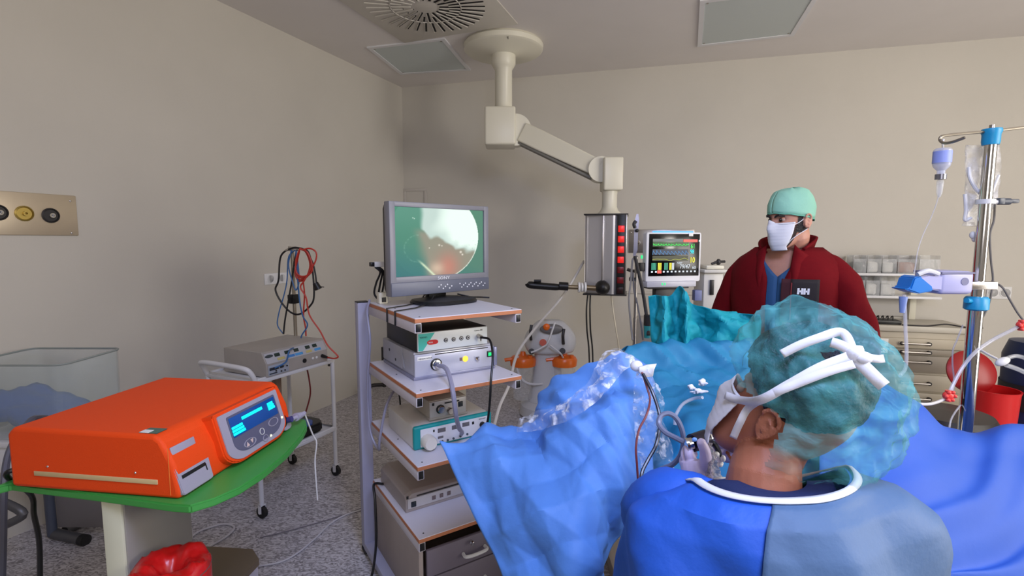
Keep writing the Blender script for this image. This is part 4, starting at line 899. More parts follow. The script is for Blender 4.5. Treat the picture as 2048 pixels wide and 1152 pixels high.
# anaesthesia machine carrying it
a0 = P(1335, 600, 3.1)
t = thing('anaesthesia_machine', 'white anaesthesia machine half hidden behind the man and teal drape', 'anaesthesia machine', (a0.x+.12, 3.2, 0))
AW = mat('machine_white', (208, 206, 200), .4)
q = B(); q.box((a0.x-.12, 3.02, .08), (a0.x+.42, 3.5, 1.02), .02); obj('machine_body', q, AW, t, world=True)
q = B(); q.cyl((a0.x, 3.08, 1.0), (a0.x, 3.08, P(1335, 583, 3.08).z), .035, n=20); obj('monitor_post', q, STEEL, t, world=True)
a = P(1403, 615, 3.05); b_ = P(1445, 545, 3.05)
q = B(); q.box((a.x, 3.03, 1.0), (b_.x, 3.2, b_.z), .01); q.box((a.x-.01, 3.0, b_.z), (b_.x+.02, 3.22, b_.z+.02), .006); vt = obj('ventilator_tower', q, AW, t, world=True)
q = B(); q.box((a.x+.01, 3.02, b_.z+.02), (b_.x, 3.15, P(1425, 530, 3.05).z), .01); obj('upper_box', q, CREAM, t, world=True)
q = B(); q.box((P(1423, 570, 3).x, 3.018, P(1, 590, 3.02).z), (P(1431, 570, 3).x, 3.03, P(1, 560, 3.02).z), .002); obj('dark_label', q, BLACK, vt, world=True)
q = B(); q.box((P(1387, 600, 3).x, 2.98, P(1, 601, 3).z), (P(1402, 580, 3).x, 3.03, P(1, 580, 3).z), .004); obj('blue_grey_knob', q, mat('blue_grey', (110, 118, 160), .5), t, world=True)
q = B(); q.tube([P(1423, 528, 3.05), P(1435, 524, 3.05), P(1450, 523, 3.05)], .008, 8); q.ell(P(1437, 524, 3.05), (.014, .014, .02), n=8); obj('knob', q, DGREY, t, world=True)
for x, y in ((-.08, 3.06), (.38, 3.06), (-.08, 3.46), (.38, 3.46)):
    q = B(); q.cyl((a0.x+x-.02, y, .04), (a0.x+x+.02, y, .04), .04); obj('castor', q, RUB, t, world=True)
# tall narrow bottle-holder / rail left of the monitor
t = thing('rail_stand', 'thin steel upright with clips left of the patient monitor', 'stand', (P(1272, 470, 2.9).x, 2.9, 0))
q = B(); q.cyl((P(1271, 600, 2.9).x, 2.9, .05), (P(1271, 600, 2.9).x, 2.9, P(1, 512, 2.9).z), .009, n=12); obj('upright', q, STEEL, t, world=True)
q = B(); q.loft([[P(x0, y, 2.9-d), P(x0+w0, y, 2.9-d), P(x0+w0, y, 2.9+.01), P(x0, y, 2.9+.01)] for x0, w0, y, d in ((1273, 4, 428, .0), (1270, 8, 440, .01), (1268, 8, 470, .01), (1267, 8, 500, .01), (1266, 5, 512, .0))]); obj('blade_panel', q, mat('lilac_steel', (180, 180, 200), .3, .5), t, world=True)
q = B(); q.tube([P(1272, 442, 2.88), P(1268, 448, 2.88), P(1270, 456, 2.88)], .01, 8); q.ell(P(1274, 461, 2.88), (.012, .012, .01), n=8); obj('clip', q, DGREY, t, world=True)
q = B(); q.box(P(1258, 561, 2.9), P(1272, 557, 2.88)+Vector((0, 0, .004)), .001); q.ell(P(1262, 558, 2.89), (.012, .012, .016), n=8); obj('clamp', q, DGREY, t, world=True)
q = B(); q.cyl((P(1271, 600, 2.9).x, 2.9, 0), (P(1271, 600, 2.9).x, 2.9, .05), .16, .05, n=24); obj('foot', q, DGREY, t, world=True)
cable('monitor_lead', 'dark lead descending diagonally from rail stand to the drape', 'cable', [P(1270, 512, 2.86), P(1276, 540, 2.85), P(1284, 575, 2.84), P(1290, 610, 2.83), P(1294, 640, 2.8), P(1297, 670, 2.75)], .010, DGREY)
cable('monitor_lead', 'thin pale lead looping beside rail stand', 'cable', [P(1275, 512, 2.87), P(1266, 518, 2.87), P(1264, 530, 2.87), P(1262, 560, 2.87), P(1258, 600, 2.86), P(1262, 650, 2.84), P(1265, 680, 2.8)], .006, mat('grey_lead', (150, 146, 140), .5))
cable('monitor_lead', 'thin grey lead falling behind the teal drape edge', 'cable', [P(1266, 545, 2.87), P(1268, 580, 2.87), P(1275, 610, 2.85), P(1282, 650, 2.8), P(1286, 680, 2.8)], .005, mat('grey_lead2', (120, 118, 118), .5))
t = thing('infusion_connector', 'small teal and clear drip connector hanging beside teal drape', 'connector', P(1295, 658, 2.775))
q = B(); q.cyl((0, 0, .02), (0, 0, .08), .022, n=14); obj('grip', q, DGREY, t)
q = B(); q.cyl((0, 0, -.05), (0, 0, .02), .018, .022, n=14); obj('teal_cap', q, mat('connector_teal', (50, 150, 150), .4), t)

# ------------------------------------------------------------------ cabinet, rack and tray at right
ca = hit(1700, 660, NB, .46); cb_ = hit(1942, 660, NB, .46); Wk = (cb_-ca).length; rk = R(-14.4)
ztop = hit(1830, 652, NB, .46).z
t = thing('drawer_cabinet', 'beige medical cabinet with metal handled drawers against back wall', 'cabinet', (ca.x, ca.y, 0), rk); MK = MW[t.name]; MKi = MK.inverted()
KB = mat('cabinet_beige', (178, 168, 148), .45, var=.03); KD = mat('drawer_grey_brown', (140, 130, 115), .45)
q = B(); q.box((0, .012, .04), (Wk, .43, ztop-.03), .004); obj('body', q, KB, t)
q = B(); q.box((-.02, -.02, ztop-.05), (Wk+.02, .43, ztop), .008); obj('top', q, mat('cabinet_top', (188, 182, 168), .4), t)
def kl(px, py): return MKi @ hit(px, py, NB, .46)
yr = [(677, 696, KB), (698, 709, KD), (711, 744, KD), (749, 781, KB), (785, 806, KB), (812, 842, KB)]
for i, (y0, y1, mm) in enumerate(yr):
    a = kl(1724, y1); b_ = kl(1928, y0)
    a = kl(1830, y1); b_ = kl(1830, y0)
    q = B(); q.box((.03, -.008, a.z), (Wk-.04, .014, b_.z), .003); d = obj('drawer', q, mm, t)
    l = kl(1800, (y0+y1)/2+(0 if i else 2)); r_ = kl(1856, (y0+y1)/2); zc_ = (a.z+b_.z)/2 + (.02 if i == 2 else 0)
    q = B(); q.tube([(l.x, -.008, zc_), (l.x, -.035, zc_), (r_.x, -.035, zc_), (r_.x, -.008, zc_)], .008, 8, 0); h_ = obj('handle', q, STEEL, d)
    for x in (l.x, r_.x): q = B(); q.cyl((x, -.008, zc_), (x, -.03, zc_), .016, n=12); obj('handle_post', q, CHROME if x == l.x else DGREY, h_)
    if i < 2:
        lx = kl(1722, 680).x; rx = kl(1776, 680).x; q = B(); q.box((lx, -.010, zc_-(.03 if i == 0 else .02)), (rx, -.007, zc_+(.03 if i == 0 else .02)), .001); lb = obj('paper_label', q, LABEL, d)
        for k in range(4):
            q = B(); x = lx+(rx-lx)*(.2+.17*k); q.box((x, -.0105, zc_-.008), (x+.02, -.0100, zc_+.006), 0); obj('print', q, mat('print_grey', (130, 128, 125), .6), lb)
tr = kl(1750, 645)
t = thing('instrument_tray', 'black tray of small instruments on left of cabinet top', 'tray', MK@Vector((kl(1735, 645).x+.0, .08, ztop)), rk)
q = B(); q.box((0, -.06, 0.001), (.26, .1, .035), .006); q.bm.faces.ensure_lookup_table(); obj('tray', q, BLACK, t)
for i in range(6):
    q = B(); q.tube([(.03+i*.035, -.03, .035), (.04+i*.035, .0, .065), (.035+i*.035, .02, .05)], .005, 6); obj('instrument', q, DGREY, t)
cable('tray_lead', 'dark thin lead lying along the cabinet top', 'cable', [MK@Vector((.38, .0, ztop+.006)), MK@Vector((.55, -.01, ztop+.006)), MK@Vector((.7, .02, ztop+.02)), MK@Vector((.82, -.015, ztop+.006)), MK@Vector((.93, -.018, ztop+.006))], .006, DGREY)
# clear bin rack
ra = hit(1704, 592, NB, .22); rb = hit(1888, 592, NB, .22); Wr = (rb-ra).length
t = thing('storage_rack', 'two tier white rack of clear storage bins above the cabinet', 'rack', (ra.x, ra.y, 0), rk); MRi = MW[t.name].inverted()
def rl(px, py): return MRi @ hit(px, py, NB, .22)
for (y, xe) in ((547, 1840), (592, 1885)):
    z = rl(1780, y).z; q = B(); q.box((-.02, 0, z-.022), (rl(xe, y).x, .2, z), .003); obj('shelf', q, WPAINT, t)
q = B(); x = rl(1840, 600).x
for xx_ in (-.01, x): q.box((xx_, .16, ztop), (xx_+.05, .2, rl(1780, 515).z), .003)
obj('upright', q, CREAM, t)
q = B(); q.box((0, .2, ztop+.02), (x, .205, rl(1780, 592).z), 0); obj('back_sheet', q, mat('rack_grey', (178, 174, 168), .5), t)
def bin_(x0, x1, z0, z1, m_, c=None):
    q = B(); d = .16
    q.box((x0, .0, z0), (x0+.004, d, z1), 0); q.box((x1-.004, .0, z0), (x1, d, z1), 0); q.box((x0, d-.004, z0), (x1, d, z1), 0); q.box((x0, 0, z0), (x1, d, z0+.004), 0); q.box((x0, 0, z0), (x1, .004, z0+(z1-z0)*.8), 0)
    b_ = obj('clear_bin', q, CLEAR, t)
    if c:
        q = B(); q.box((x0+.012, .02, z0+.005), (x1-.012, d-.02, z0+(z1-z0)*.62), .02, 3); obj('contents', q, c, b_)
z0 = rl(1780, 547).z; z1 = rl(1780, 511).z
xs = [rl(p, 530).x for p in (1706, 1734, 1764, 1795, 1838, 1882)]
PB = mat('pack_white', (222, 220, 214), .5, var=.04, vscale=30); PD = mat('pack_dark', (60, 70, 62), .5); PBR = mat('pack_brown', (150, 90, 60), .5)
for i, cc in enumerate((PD, PB, PB, PBR, None)): bin_(xs[i]+.004, xs[i+1]-.004, z0, z1, CLEAR, cc)
z2 = rl(1780, 592).z; z3 = rl(1780, 554).z
for i, cc in enumerate((PB, PB, PB)): bin_(xs[i]+.004, xs[i+1]-.004, z2, z3, CLEAR, cc)
# stool, red pedal bin, dark bin
st_ = P(1895, 832, 2.6)
t = thing('black_stool', 'black padded stool seat in front of the cabinet', 'stool', (st_.x, 2.6, 0))
q = B(); q.lathe([(.17, st_.z-.07), (.2, st_.z-.06), (.21, st_.z-.01), (.19, st_.z+.02), (.001, st_.z+.03)], n=36); obj('seat', q, mat('black_vinyl', (28, 24, 26), .4), t)
q = B(); q.cyl((0, 0, .08), (0, 0, st_.z-.05), .025); obj('gas_column', q, CHROME, t)
for k in range(5):
    a = 2*math.pi*k/5; q = B(); q.tube([(0, 0, .09), (.26*math.cos(a), .26*math.sin(a), .06)], [.022, .014], 8, 0); obj('base_leg', q, BLACK, t)
    q = B(); q.ell((.27*math.cos(a), .27*math.sin(a), .027), (.025, .025, .027), n=8); obj('castor', q, RUB, t)
rb_ = P(1984, 800, 3.05)
t = thing('red_pedal_bin', 'red waste bin with its round lid propped open at right', 'bin', (rb_.x, 3.05, 0))
zr_ = P(1984, 790, 2.92).z; q = B(); q.lathe([(.10, .0), (.105, .02), (.128, zr_-.02), (.134, zr_), (.125, zr_), (.1, .03)], n=36); obj('bucket', q, RED, t)
zl = P(1984, 742, 3.2).z; q = B(); q.lathe([(.001, .03), (.06, .028), (.12, .012), (.14, 0), (.14, -.012)], o=(-.02, .13, zl), ax=(-.2, -1, .35), n=36); obj('lid', q, mat('dark_red_lid', (150, 14, 18), .35), t)
db = P(2040, 740, 3.2)
t = thing('navy_barrel', 'dark navy container cut by the right picture edge', 'container', (db.x+.12, 3.2, 0))
q = B(); q.lathe([(.16, 0), (.17, .02), (.18, P(2040, 720, 3.1).z), (.15, P(2040, 690, 3.1).z), (.001, P(2040, 684, 3.1).z)], n=36); obj('barrel', q, mat('navy', (24, 40, 80), .4), t)
q = B(); q.lathe([(.184, .45), (.184, .62)], n=36, cap=False); obj('dark_band', q, mat('band_black', (30, 26, 30), .5), t)

# ------------------------------------------------------------------ drip stand
YI = 1.8; px0 = P(1980, 300, YI).x
t = thing('drip_stand', 'chrome drip stand with blue clamps and curved hook arms', 'drip stand', (px0, YI, 0))
IP = mat('blue_clamp', (20, 150, 200), .4)
q = B(); q.cyl((px0, YI, .9), (px0, YI, P(1984, 290, YI).z), .0185, n=24); pl = obj('upper_pole', q, CHROME, t, world=True)
q = B(); q.cyl((px0, YI, .06), (px0, YI, P(1, 600, YI).z), .0225, n=24); obj('lower_pole', q, CHROME, t, world=True)
za = P(1984, 258, YI).z; zb = P(1984, 290, YI).z
q = B(); q.lathe([(.024, zb), (.026, zb+.01), (.026, za-.02), (.030, za-.008), (.028, za), (.008, za+.002)], o=(px0, YI, 0), n=20); obj('blue_cap', q, IP, t, world=True)
q = B(); q.cyl((px0, YI, za), (px0, YI, za+.014), .008); obj('pin', q, STEEL, t, world=True)
WIRE = mat('wire_grey', (150, 142, 128), .3, .8)
q = B(); q.tube([P(1982, 263, YI), P(1940, 266, YI), P(1900, 270, YI), P(1883, 273, YI), P(1880, 280, YI), P(1888, 286, YI-.02), P(1905, 284, YI-.05), P(1930, 275, YI-.08)], .005, 8, 6); obj('hook_arm', q, WIRE, t, world=True)
q = B(); q.tube([P(1986, 262, YI), P(2020, 258, YI), P(2060, 254, YI), P(2090, 258, YI)], .005, 8, 6); obj('hook_arm', q, WIRE, t, world=True)
q = B(); q.cyl(P(1, 400, YI)*0+Vector((px0, YI, P(1, 408, YI).z)), Vector((px0, YI, P(1, 399, YI).z)), .028, n=20); q.cyl((px0+.02, YI, P(1, 404, YI).z), (px0+.05, YI, P(1, 404, YI).z), .008); c1 = obj('white_clamp', q, WHITE, t, world=True)
q = B(); z = P(1, 403, YI).z; q.cyl((px0+.045, YI, z), (px0+.085, YI, z), .012, n=12); q.box((px0+.04, YI-.012, z-.01), (px0+.06, YI+.012, z+.012), .002); q.box((px0+.082, YI-.008, z-.006), (px0+.115, YI+.008, z+.008), .003); obj('clamp_knob', q, mat('slate_knob', (70, 76, 86), .4), t, world=True)
z = P(1, 604, YI).z
q = B(); q.lathe([(.028, z-.03), (.036, z-.025), (.036, z+.012), (.03, z+.02)], o=(px0, YI, 0), n=20); q.cyl((px0, YI, z), (px0-.055, YI-.02, z+.008), .009, n=10); obj('blue_clamp', q, IP, t, world=True)
z = P(1, 570, YI).z
q = B(); q.box((px0-.07, YI-.035, z-.014), (px0+.04, YI+.02, z+.014), .003); q.cyl((px0+.03, YI, z), (px0+.06, YI, z), .010, .003, n=10); obj('pump_clamp', q, STEEL, t, world=True)
for k in range(5):
    a = 2*math.pi*k/5+.3; q = B(); q.tube([(px0, YI, .09), (px0+.28*math.cos(a), YI+.28*math.sin(a), .05)], [.02, .013], 8, 0); obj('base_leg', q, CHROME, t, world=True)
    q = B(); q.cyl((px0+.28*math.cos(a)-.012, YI+.28*math.sin(a), .026), (px0+.28*math.cos(a)+.012, YI+.28*math.sin(a), .026), .026, n=14); obj('castor', q, RUB, t, world=True)
# infusion pump
z0 = P(1, 586, YI-.05).z; z1 = P(1, 541, YI-.05).z; xa = P(1800, 560, YI-.05).x; xb = P(1924, 560, YI-.05).x
t = thing('infusion_pump', 'lilac syringe pump with blue plunger grip clamped to drip stand', 'infusion pump', ((xa+xb)/2, YI-.05, z0))
PL = mat('pump_lilac', (176, 176, 214), .35)
q = B(); q.box((xa+.10, YI-.10, z0), (xb, YI+.02, z1), .014, 3); pb = obj('pump_body', q, PL, t, world=True)
q = B(); q.box((xa+.10, YI-.104, z1-.008), (xb-.005, YI+.02, z1-.003), 0); q.cyl((xb-.035, YI-.100, (z0+z1)/2+.005), (xb-.035, YI-.1015, (z0+z1)/2+.005), .013, n=20); obj('mark', q, mat('slate_mark', (120, 120, 150), .5), pb, world=True)
q = B(); q.prism([(xa+.03, z0+.02), (xa+.11, z0+.012), (xa+.125, z0+.04), (xa+.11, z0+.065), (xa+.06, z1-.012), (xa+.02, z1-.02)], -(YI-.098), -(YI-.075), M=Mf, bev=.004); obj('front_flap', q, PL, t, world=True)
q = B(); q.prism([(xa-.02, z0+.018), (xa+.0, z0+.022), (xa+.01, z1-.022), (xa+.03, z1-.014), (xa+.075, z0+.03), (xa+.08, z0+.012), (xa+.03, z0+.002)], -(YI-.10), -(YI-.03), M=Mf, bev=.004); obj('blue_grip', q, mat('grip_blue', (20, 120, 205), .35), t, world=True)
q = B(); q.tube([(xa+.02, YI-.10, z1-.01), (xa+.05, YI-.105, z1+.002), (xa+.09, YI-.10, z1-.008)], .008, 8); obj('top_clip', q, WHITE, t, world=True)
# bottle
c = P(1884, 320, YI)
t = thing('infusion_bottle', 'small inverted infusion bottle hanging from the drip stand hook', 'infusion bottle', (c.x, YI, P(1, 352, YI).z))
z0 = P(1, 352, YI).z; z1 = P(1, 297, YI).z; 
q = B(); q.lathe([(.010, z0), (.012, z0+.01), (.012, z0+.018), (.024, z0+.032), (.027, z0+.045), (.027, z1-.006), (.022, z1)], o=(c.x, YI, 0), n=24); obj('bottle', q, film('bottle_clear', (215, 220, 240), .55, .08, .1, 20), t, world=True)
q = B(); q.lathe([(.0275, z0+.045), (.0275, z1-.01)], o=(c.x, YI, 0), n=24, cap=False); obj('blue_label', q, mat('bottle_label', (150, 165, 230), .5), t, world=True)
q = B(); q.cyl((c.x, YI, z0-.012), (c.x, YI, z0+.006), .017, n=18); obj('neck_cap', q, mat('neck_grey', (140, 140, 150), .25, .8), t, world=True)
q = B(); q.lathe([(.004, z0-.075), (.009, z0-.06), (.011, z0-.02), (.008, z0-.012)], o=(c.x, YI, 0), n=14); obj('drip_chamber', q, CLEAR, t, world=True)
q = B(); q.tube([(c.x, YI, z1-.002), (c.x-.002, YI, z1+.02), (c.x, YI, z1+.032)], .003, 6, 2); obj('hanger', q, WHITE, t, world=True)
TUB = film('tubing', (205, 205, 212), .42, .15, 0, 5)
cable('infusion_line', 'thin clear line slanting from bottle to the infusion pump', 'tube', [P(1878, 388, YI), P(1872, 410, YI), P(1860, 440, YI), P(1846, 470, YI-.02), P(1836, 500, YI-.05), P(1832, 525, YI-.08), P(1828, 548, YI-.12)], .0018, TUB)
# clear drainage bag behind pole
t = thing('clear_infusion_bag', 'crumpled empty clear bag hanging behind the drip stand pole', 'infusion bag', P(1955, 380, YI+.04))
C_ = [[P(x, y, YI+.05+.012*math.sin(i*2+j)) for i, x in enumerate(row)] for j, (y, row) in enumerate(((290, (1934, 1955, 1978, 2000)), (330, (1932, 1955, 1980, 2002)), (370, (1930, 1952, 1976, 2000)), (410, (1931, 1948, 1968, 1990)), (440, (1928, 1943, 1958, 1972)), (452, (1924, 1940, 1955, 1960))))]
q = B(); q.grid(drape_grid(C_, 8, 8, .02, 22, 2)); obj('bag', q, film('bag_film', (226, 226, 228), .5, .08, .6, 30, lo=.1), t, world=True, sharp=0, mods=[('SOLIDIFY', dict(thickness=.004))])
q = B(); q.tube([P(1938, 335, YI+.03), P(1940, 355, YI+.02), P(1950, 375, YI+.02), P(1962, 388, YI+.02)], .006, 8); q.tube([P(1930, 388, YI+.03), P(1932, 420, YI+.03), P(1930, 440, YI+.03), P(1942, 436, YI+.03)], .006, 8); q.tube([P(1998, 350, YI+.03), P(1990, 370, YI+.03), P(1985, 385, YI+.03)], .004, 8); obj('bag_seam', q, mat('seam_white', (235, 235, 235), .2), t, world=True)
q = B(); q.ell(P(1946, 470, YI+.03), (.012, .01, .014), n=8); q.ell(P(1950, 478, YI+.03), (.010, .01, .012), n=8); obj('outlet', q, WHITE, t, world=True)
GW = mat('grey_wire', (112, 108, 104), .5)
cable('sensor_lead', 'thin dark lead winding down beside the drip stand pole', 'cable', [P(1990, 405, YI+.05), P(1988, 440, YI+.05), P(1980, 470, YI+.05), P(1982, 520, YI+.05), P(1986, 560, YI+.05), P(1980, 600, YI+.04), P(1968, 630, YI+.04), P(1955, 650, YI+.04), P(1955, 690, YI+.04), P(1956, 720, YI+.04)], .0035, GW)
cable('sensor_lead', 'thin dark lead running off right toward the red valve', 'cable', [P(1984, 562, YI+.05), P(2005, 575, YI), P(2020, 600, YI), P(2035, 625, YI), P(2048, 642, YI)], .0035, GW)
cable('infusion_line', 'clear line hanging down from blue pump grip', 'tube', [P(1808, 590, YI-.1), P(1810, 620, YI-.1), P(1811, 660, YI-.12), P(1813, 700, YI-.14), P(1811, 735, YI-.16), P(1800, 752, YI-.2)], .0055, TUB)
q = B(); a = P(1806, 605, YI-.1); q.cyl(a+Vector((0, 0, -.035)), a+Vector((0, 0, .02)), .008, .013, n=12); obj('drip_filter', q, mat('filter_blue', (130, 150, 200), .35), label='pale blue filter below the blue pump grip', cat='filter')
cable('infusion_line', 'thin clear line curving beside the cabinet drawers', 'tube', [P(1926, 650, 1.85), P(1914, 680, 1.84), P(1906, 700, 1.83), P(1905, 730, 1.83), P(1908, 760, 1.83), P(1905, 800, 1.8)], .003, TUB)
cable('infusion_line', 'short clear line hooking under to the drape edge by pole', 'tube', [P(1921, 810, 1.8), P(1910, 825, 1.78), P(1902, 840, 1.75), P(1898, 860, 1.7)], .003, TUB)
a = P(1897, 791, 1.55)
cable('irrigation_tube', 'wide clear tube rising from the red valve toward right edge', 'tube', [a, P(1905, 772, 1.56), P(1925, 735, 1.57), P(1950, 705, 1.58), P(1985, 680, 1.6), P(2020, 662, 1.6), P(2046, 648, 1.6)], .0055, TUB)
cable('irrigation_tube', 'white tube leading left from red valve under the cap', 'tube', [a, P(1885, 800, 1.55), P(1860, 808, 1.52), P(1830, 807, 1.5), P(1795, 800, 1.45)], .0045, mat('tube_white', (215, 212, 206), .3))
def valve(label, c):
    t = thing('red_valve', label, 'valve', c, 0, 'red tube valves')
    q = B(); q.cyl((0, 0, -.018), (0, 0, .016), .010, n=12); q.ell((0, 0, 0), (.018, .012, .015), n=8); obj('valve_body', q, mat('coral_red', (235, 70, 60), .35), t)
    for k in range(6):
        q = B(); aa = k*math.pi/3; q.ell((.014*math.cos(aa), -.008, .014*math.sin(aa)), (.006, .006, .006), n=6); obj('lobe', q, mat('coral_red', (235, 70, 60), .35), t)
valve('coral red valve in front of the cabinet drawers', a); valve('coral red valve at right picture edge', P(2044, 650, 1.6))
cable('side_tube', 'white tube crossing in front of the red bin lid', 'tube', [P(1958, 698, 1.75), P(1975, 708, 1.72), P(1995, 718, 1.7)], .004, mat('tube_white', (215, 212, 206), .3))
t = thing('tube_connector', 'white oval tube connector in front of red bin lid', 'connector', P(2005, 723, 1.7), R(0))
q = B(); q.ell((0, 0, 0), (.026, .012, .014), M=Matrix.Rotation(R(-22), 3, 'Y'), n=10); obj('body', q, WHITE, t)
q = B(); q.tube([P(2015, 716, 1.7), P(2035, 712, 1.7), P(2065, 722, 1.7)], .007, 8); q.tube([P(2012, 730, 1.7), P(2035, 738, 1.7), P(2065, 752, 1.7)], .008, 8); obj('branch', q, CLEAR, t, world=True)
# ------------------------------------------------------------------ human building blocks
SKIN = mat('skin', (196, 142, 120), .5, var=.05, vscale=30, sss=.12, bump=.04, bscale=300)
SKIN2 = mat('tanned_skin', (168, 104, 78), .5, var=.06, vscale=25, sss=.12, bump=.04, bscale=300)
HAIR = mat('dark_hair', (22, 18, 20), .45, bump=.9, bscale=160)
BEARD = mat('beard_stubble', (62, 44, 38), .8, bump=.8, bscale=260)
MASKM = mat('mask_white', (226, 226, 232), .75, bump=.05, bscale=200)
HP = [(-.116, .020, .062, .020), (-.108, .034, .055, .034), (-.09, .046, .042, .052), (-.07, .053, .028, .066), (-.04, .061, .014, .079), (-.01, .067, .005, .088), (.02, .071, .0, .094), (.05, .073, -.004, .096), (.08, .067, -.008, .088), (.102, .052, -.010, .070), (.117, .032, -.011, .044), (.124, .010, -.011, .014)]
def head_rings(n=64):
    rows = cr([Vector((a, b, c)) for a, b, c, d in HP], 5); ryy = [v.x for v in cr([Vector((d, 0, 0)) for a, b, c, d in HP], 5)]
    out = []
    for r, ry in zip(rows, ryy):
        z, rx, yc = r; ring = []
        for k in range(n):
            a = 2*math.pi*k/n; x = rx*math.cos(a); y = yc+ry*math.sin(a)
            if math.sin(a) > 0:
                g = lambda sx, sz, x0, z0: math.exp(-((abs(x)-x0)/sx)**2-((z-z0)/sz)**2)
                y += .026*g(.011, .016, 0, -.028)+.012*g(.008, .022, 0, -.004)+.009*g(.015, .01, .013, -.033)
                y += -.011*g(.013, .011, .031, .014)+.005*g(.022, .007, .026, .033)+.004*g(.02, .008, 0, -.060)+.003*g(.02, .006, 0, -.072)+.006*g(.018, .014, .04, -.015)
            ring.append(Vector((x, y, z)))
        out.append(ring)
    return out
def add_head(b, M):
    b.loft([[M@p for p in r] for r in head_rings()])
    for s in (-1, 1):                                      # ears
        E = M @ Matrix.Translation((s*.073, -.006, -.004)) @ Matrix.Rotation(s*R(-18), 4, 'Z') @ Matrix.Rotation(R(-8), 4, 'X')
        b.ell((0, 0, 0), (.006, .017, .031), M=None, n=10, f=lambda v: E@v)
        b.tube([E@Vector((s*.008, .004, -.028)), E@Vector((s*.011, -.012, -.012)), E@Vector((s*.013, -.019, .010)), E@Vector((s*.012, -.010, .028)), E@Vector((s*.009, .006, .030)), E@Vector((s*.006, .014, .018))], .0045, 8, 4)
        b.tube([E@Vector((s*.009, -.002, .012)), E@Vector((s*.010, -.009, .0)), E@Vector((s*.008, .002, -.012))], .0035, 6, 4)
def hm(o, f, u):
    f = Vector(f).normalized(); r = f.cross(Vector(u)).normalized(); u = r.cross(f)
    return Matrix(((r.x, f.x, u.x, o[0]), (r.y, f.y, u.y, o[1]), (r.z, f.z, u.z, o[2]), (0, 0, 0, 1)))
def rng(c, rx, ry, z, e=1.0, n=40, M=None, gap=None):
    L = []
    for k in range(n):
        a = 2*math.pi*k/n; v = Vector((c[0]+math.copysign(abs(math.cos(a))**e, math.cos(a))*rx, c[1]+math.copysign(abs(math.sin(a))**e, math.sin(a))*ry, z)); L.append(M@v if M is not None else v)
    return L
def head_surf(x_ang, z, off):
    """point on the head outside at angle (0 = front), height z"""
    i = 0
    while i < len(HP)-2 and HP[i+1][0] < z: i += 1
    a, b_ = HP[i], HP[i+1]; t = (z-a[0])/(b_[0]-a[0]); t = max(0, min(1, t)); rx, yc, ry = [a[j]+(b_[j]-a[j])*t for j in (1, 2, 3)]
    return Vector((math.sin(x_ang)*(rx+off), yc+math.cos(x_ang)*(ry+off), z))
def mask_grid(zt_=.0, zb_=-.118, half=62, off=.008, pl=.0018, n=30, m=26):
    G = []
    for i in range(m+1):
        z = zt_+(zb_-zt_)*i/m; row = []
        for j in range(n+1):
            a = R(-half+2*half*j/n); zz = max(z, -.10); p = head_surf(a, zz, off+.006*math.sin(math.pi*i/m)); p.z = z
            if z < -.10: p.y -= (-.10-z)*.3
            w_ = math.exp(-(p.x/.022)**2); p.y += w_*(.018*math.exp(-((z+.02)/.03)**2)+.006)
            if i == 0: p.z += .010*w_-.012*(1-w_)
            p.y += pl*math.sin(i*2.2)*(abs(math.cos(a)))
            row.append(p)
        G.append(row)
    return G
FABR = dict(sharp=0)

# ------------------------------------------------------------------ the standing man
hO = P(1583, 442, 2.2); hf = Vector((-.965, -.26, -.10)); MHm = hm(hO, hf, (.04, 0, 1))
ft = Vector((-.70, -.71, 0)).normalized(); rt = Vector((ft.y*1, -ft.x, 0))
rt = ft.cross(Vector((0, 0, 1)))
T0 = Vector((P(1574, 560, 2.28).x, 2.28, 0)); MTm = Matrix(((rt.x, ft.x, 0, T0.x), (rt.y, ft.y, 0, T0.y), (0, 0, 1, 0), (0, 0, 0, 1)))
man = thing('person', 'standing man in dark red fleece jacket, green cap and white mask looking left', 'person', (T0.x, T0.y, 0))
TB = [(.80, .18, .13), (1.0, .175, .125), (1.15, .18, .125), (1.3, .19, .13), (1.4, .195, .125), (1.46, .17, .11), (1.50, .115, .085), (1.54, .068, .064), (1.6, .058, .06)]
def tr_(z, off=0):
    i = 0
    while i < len(TB)-2 and TB[i+1][0] < z: i += 1
    a, b_ = TB[i], TB[i+1]; t = max(0, min(1, (z-a[0])/(b_[0]-a[0]))); return a[1]+(b_[1]-a[1])*t+off, a[2]+(b_[2]-a[2])*t+off
q = B(); add_head(q, MHm)
q.tube([MHm@Vector((0, -.01, -.03)), MHm@Vector((0, -.02, -.08)), MTm@Vector((0, .0, 1.53)), MTm@Vector((0, -.01, 1.44))], [.056, .054, .056, .065], 20, 4)
q.loft([rng((0, 0), *tr_(z), z, M=MTm) for z in (.86, .95, 1.1, 1.25, 1.38, 1.44, 1.48, 1.51)])
for s in (-1, 1):
    q.tube([MTm@Vector(v) for v in ((s*.10, 0, 1.42), (s*.17, -.01, 1.38), (s*.27, -.03, 1.14), (s*.24, .0, 1.02), (s*.19, .09, .92))], [.045, .045, .042, .035, .03], 14, 5)
    q.tube([MTm@Vector(v) for v in ((s*.09, 0, .93), (s*.10, .01, .5), (s*.10, -.01, .10))], [.09, .058, .04], 14, 5)
obj('body', q, SKIN, man, world=True, sharp=0, mods=[('REMESH', dict(mode='VOXEL', voxel_size=.0042)), ('SMOOTH', dict(factor=.5, iterations=3))])
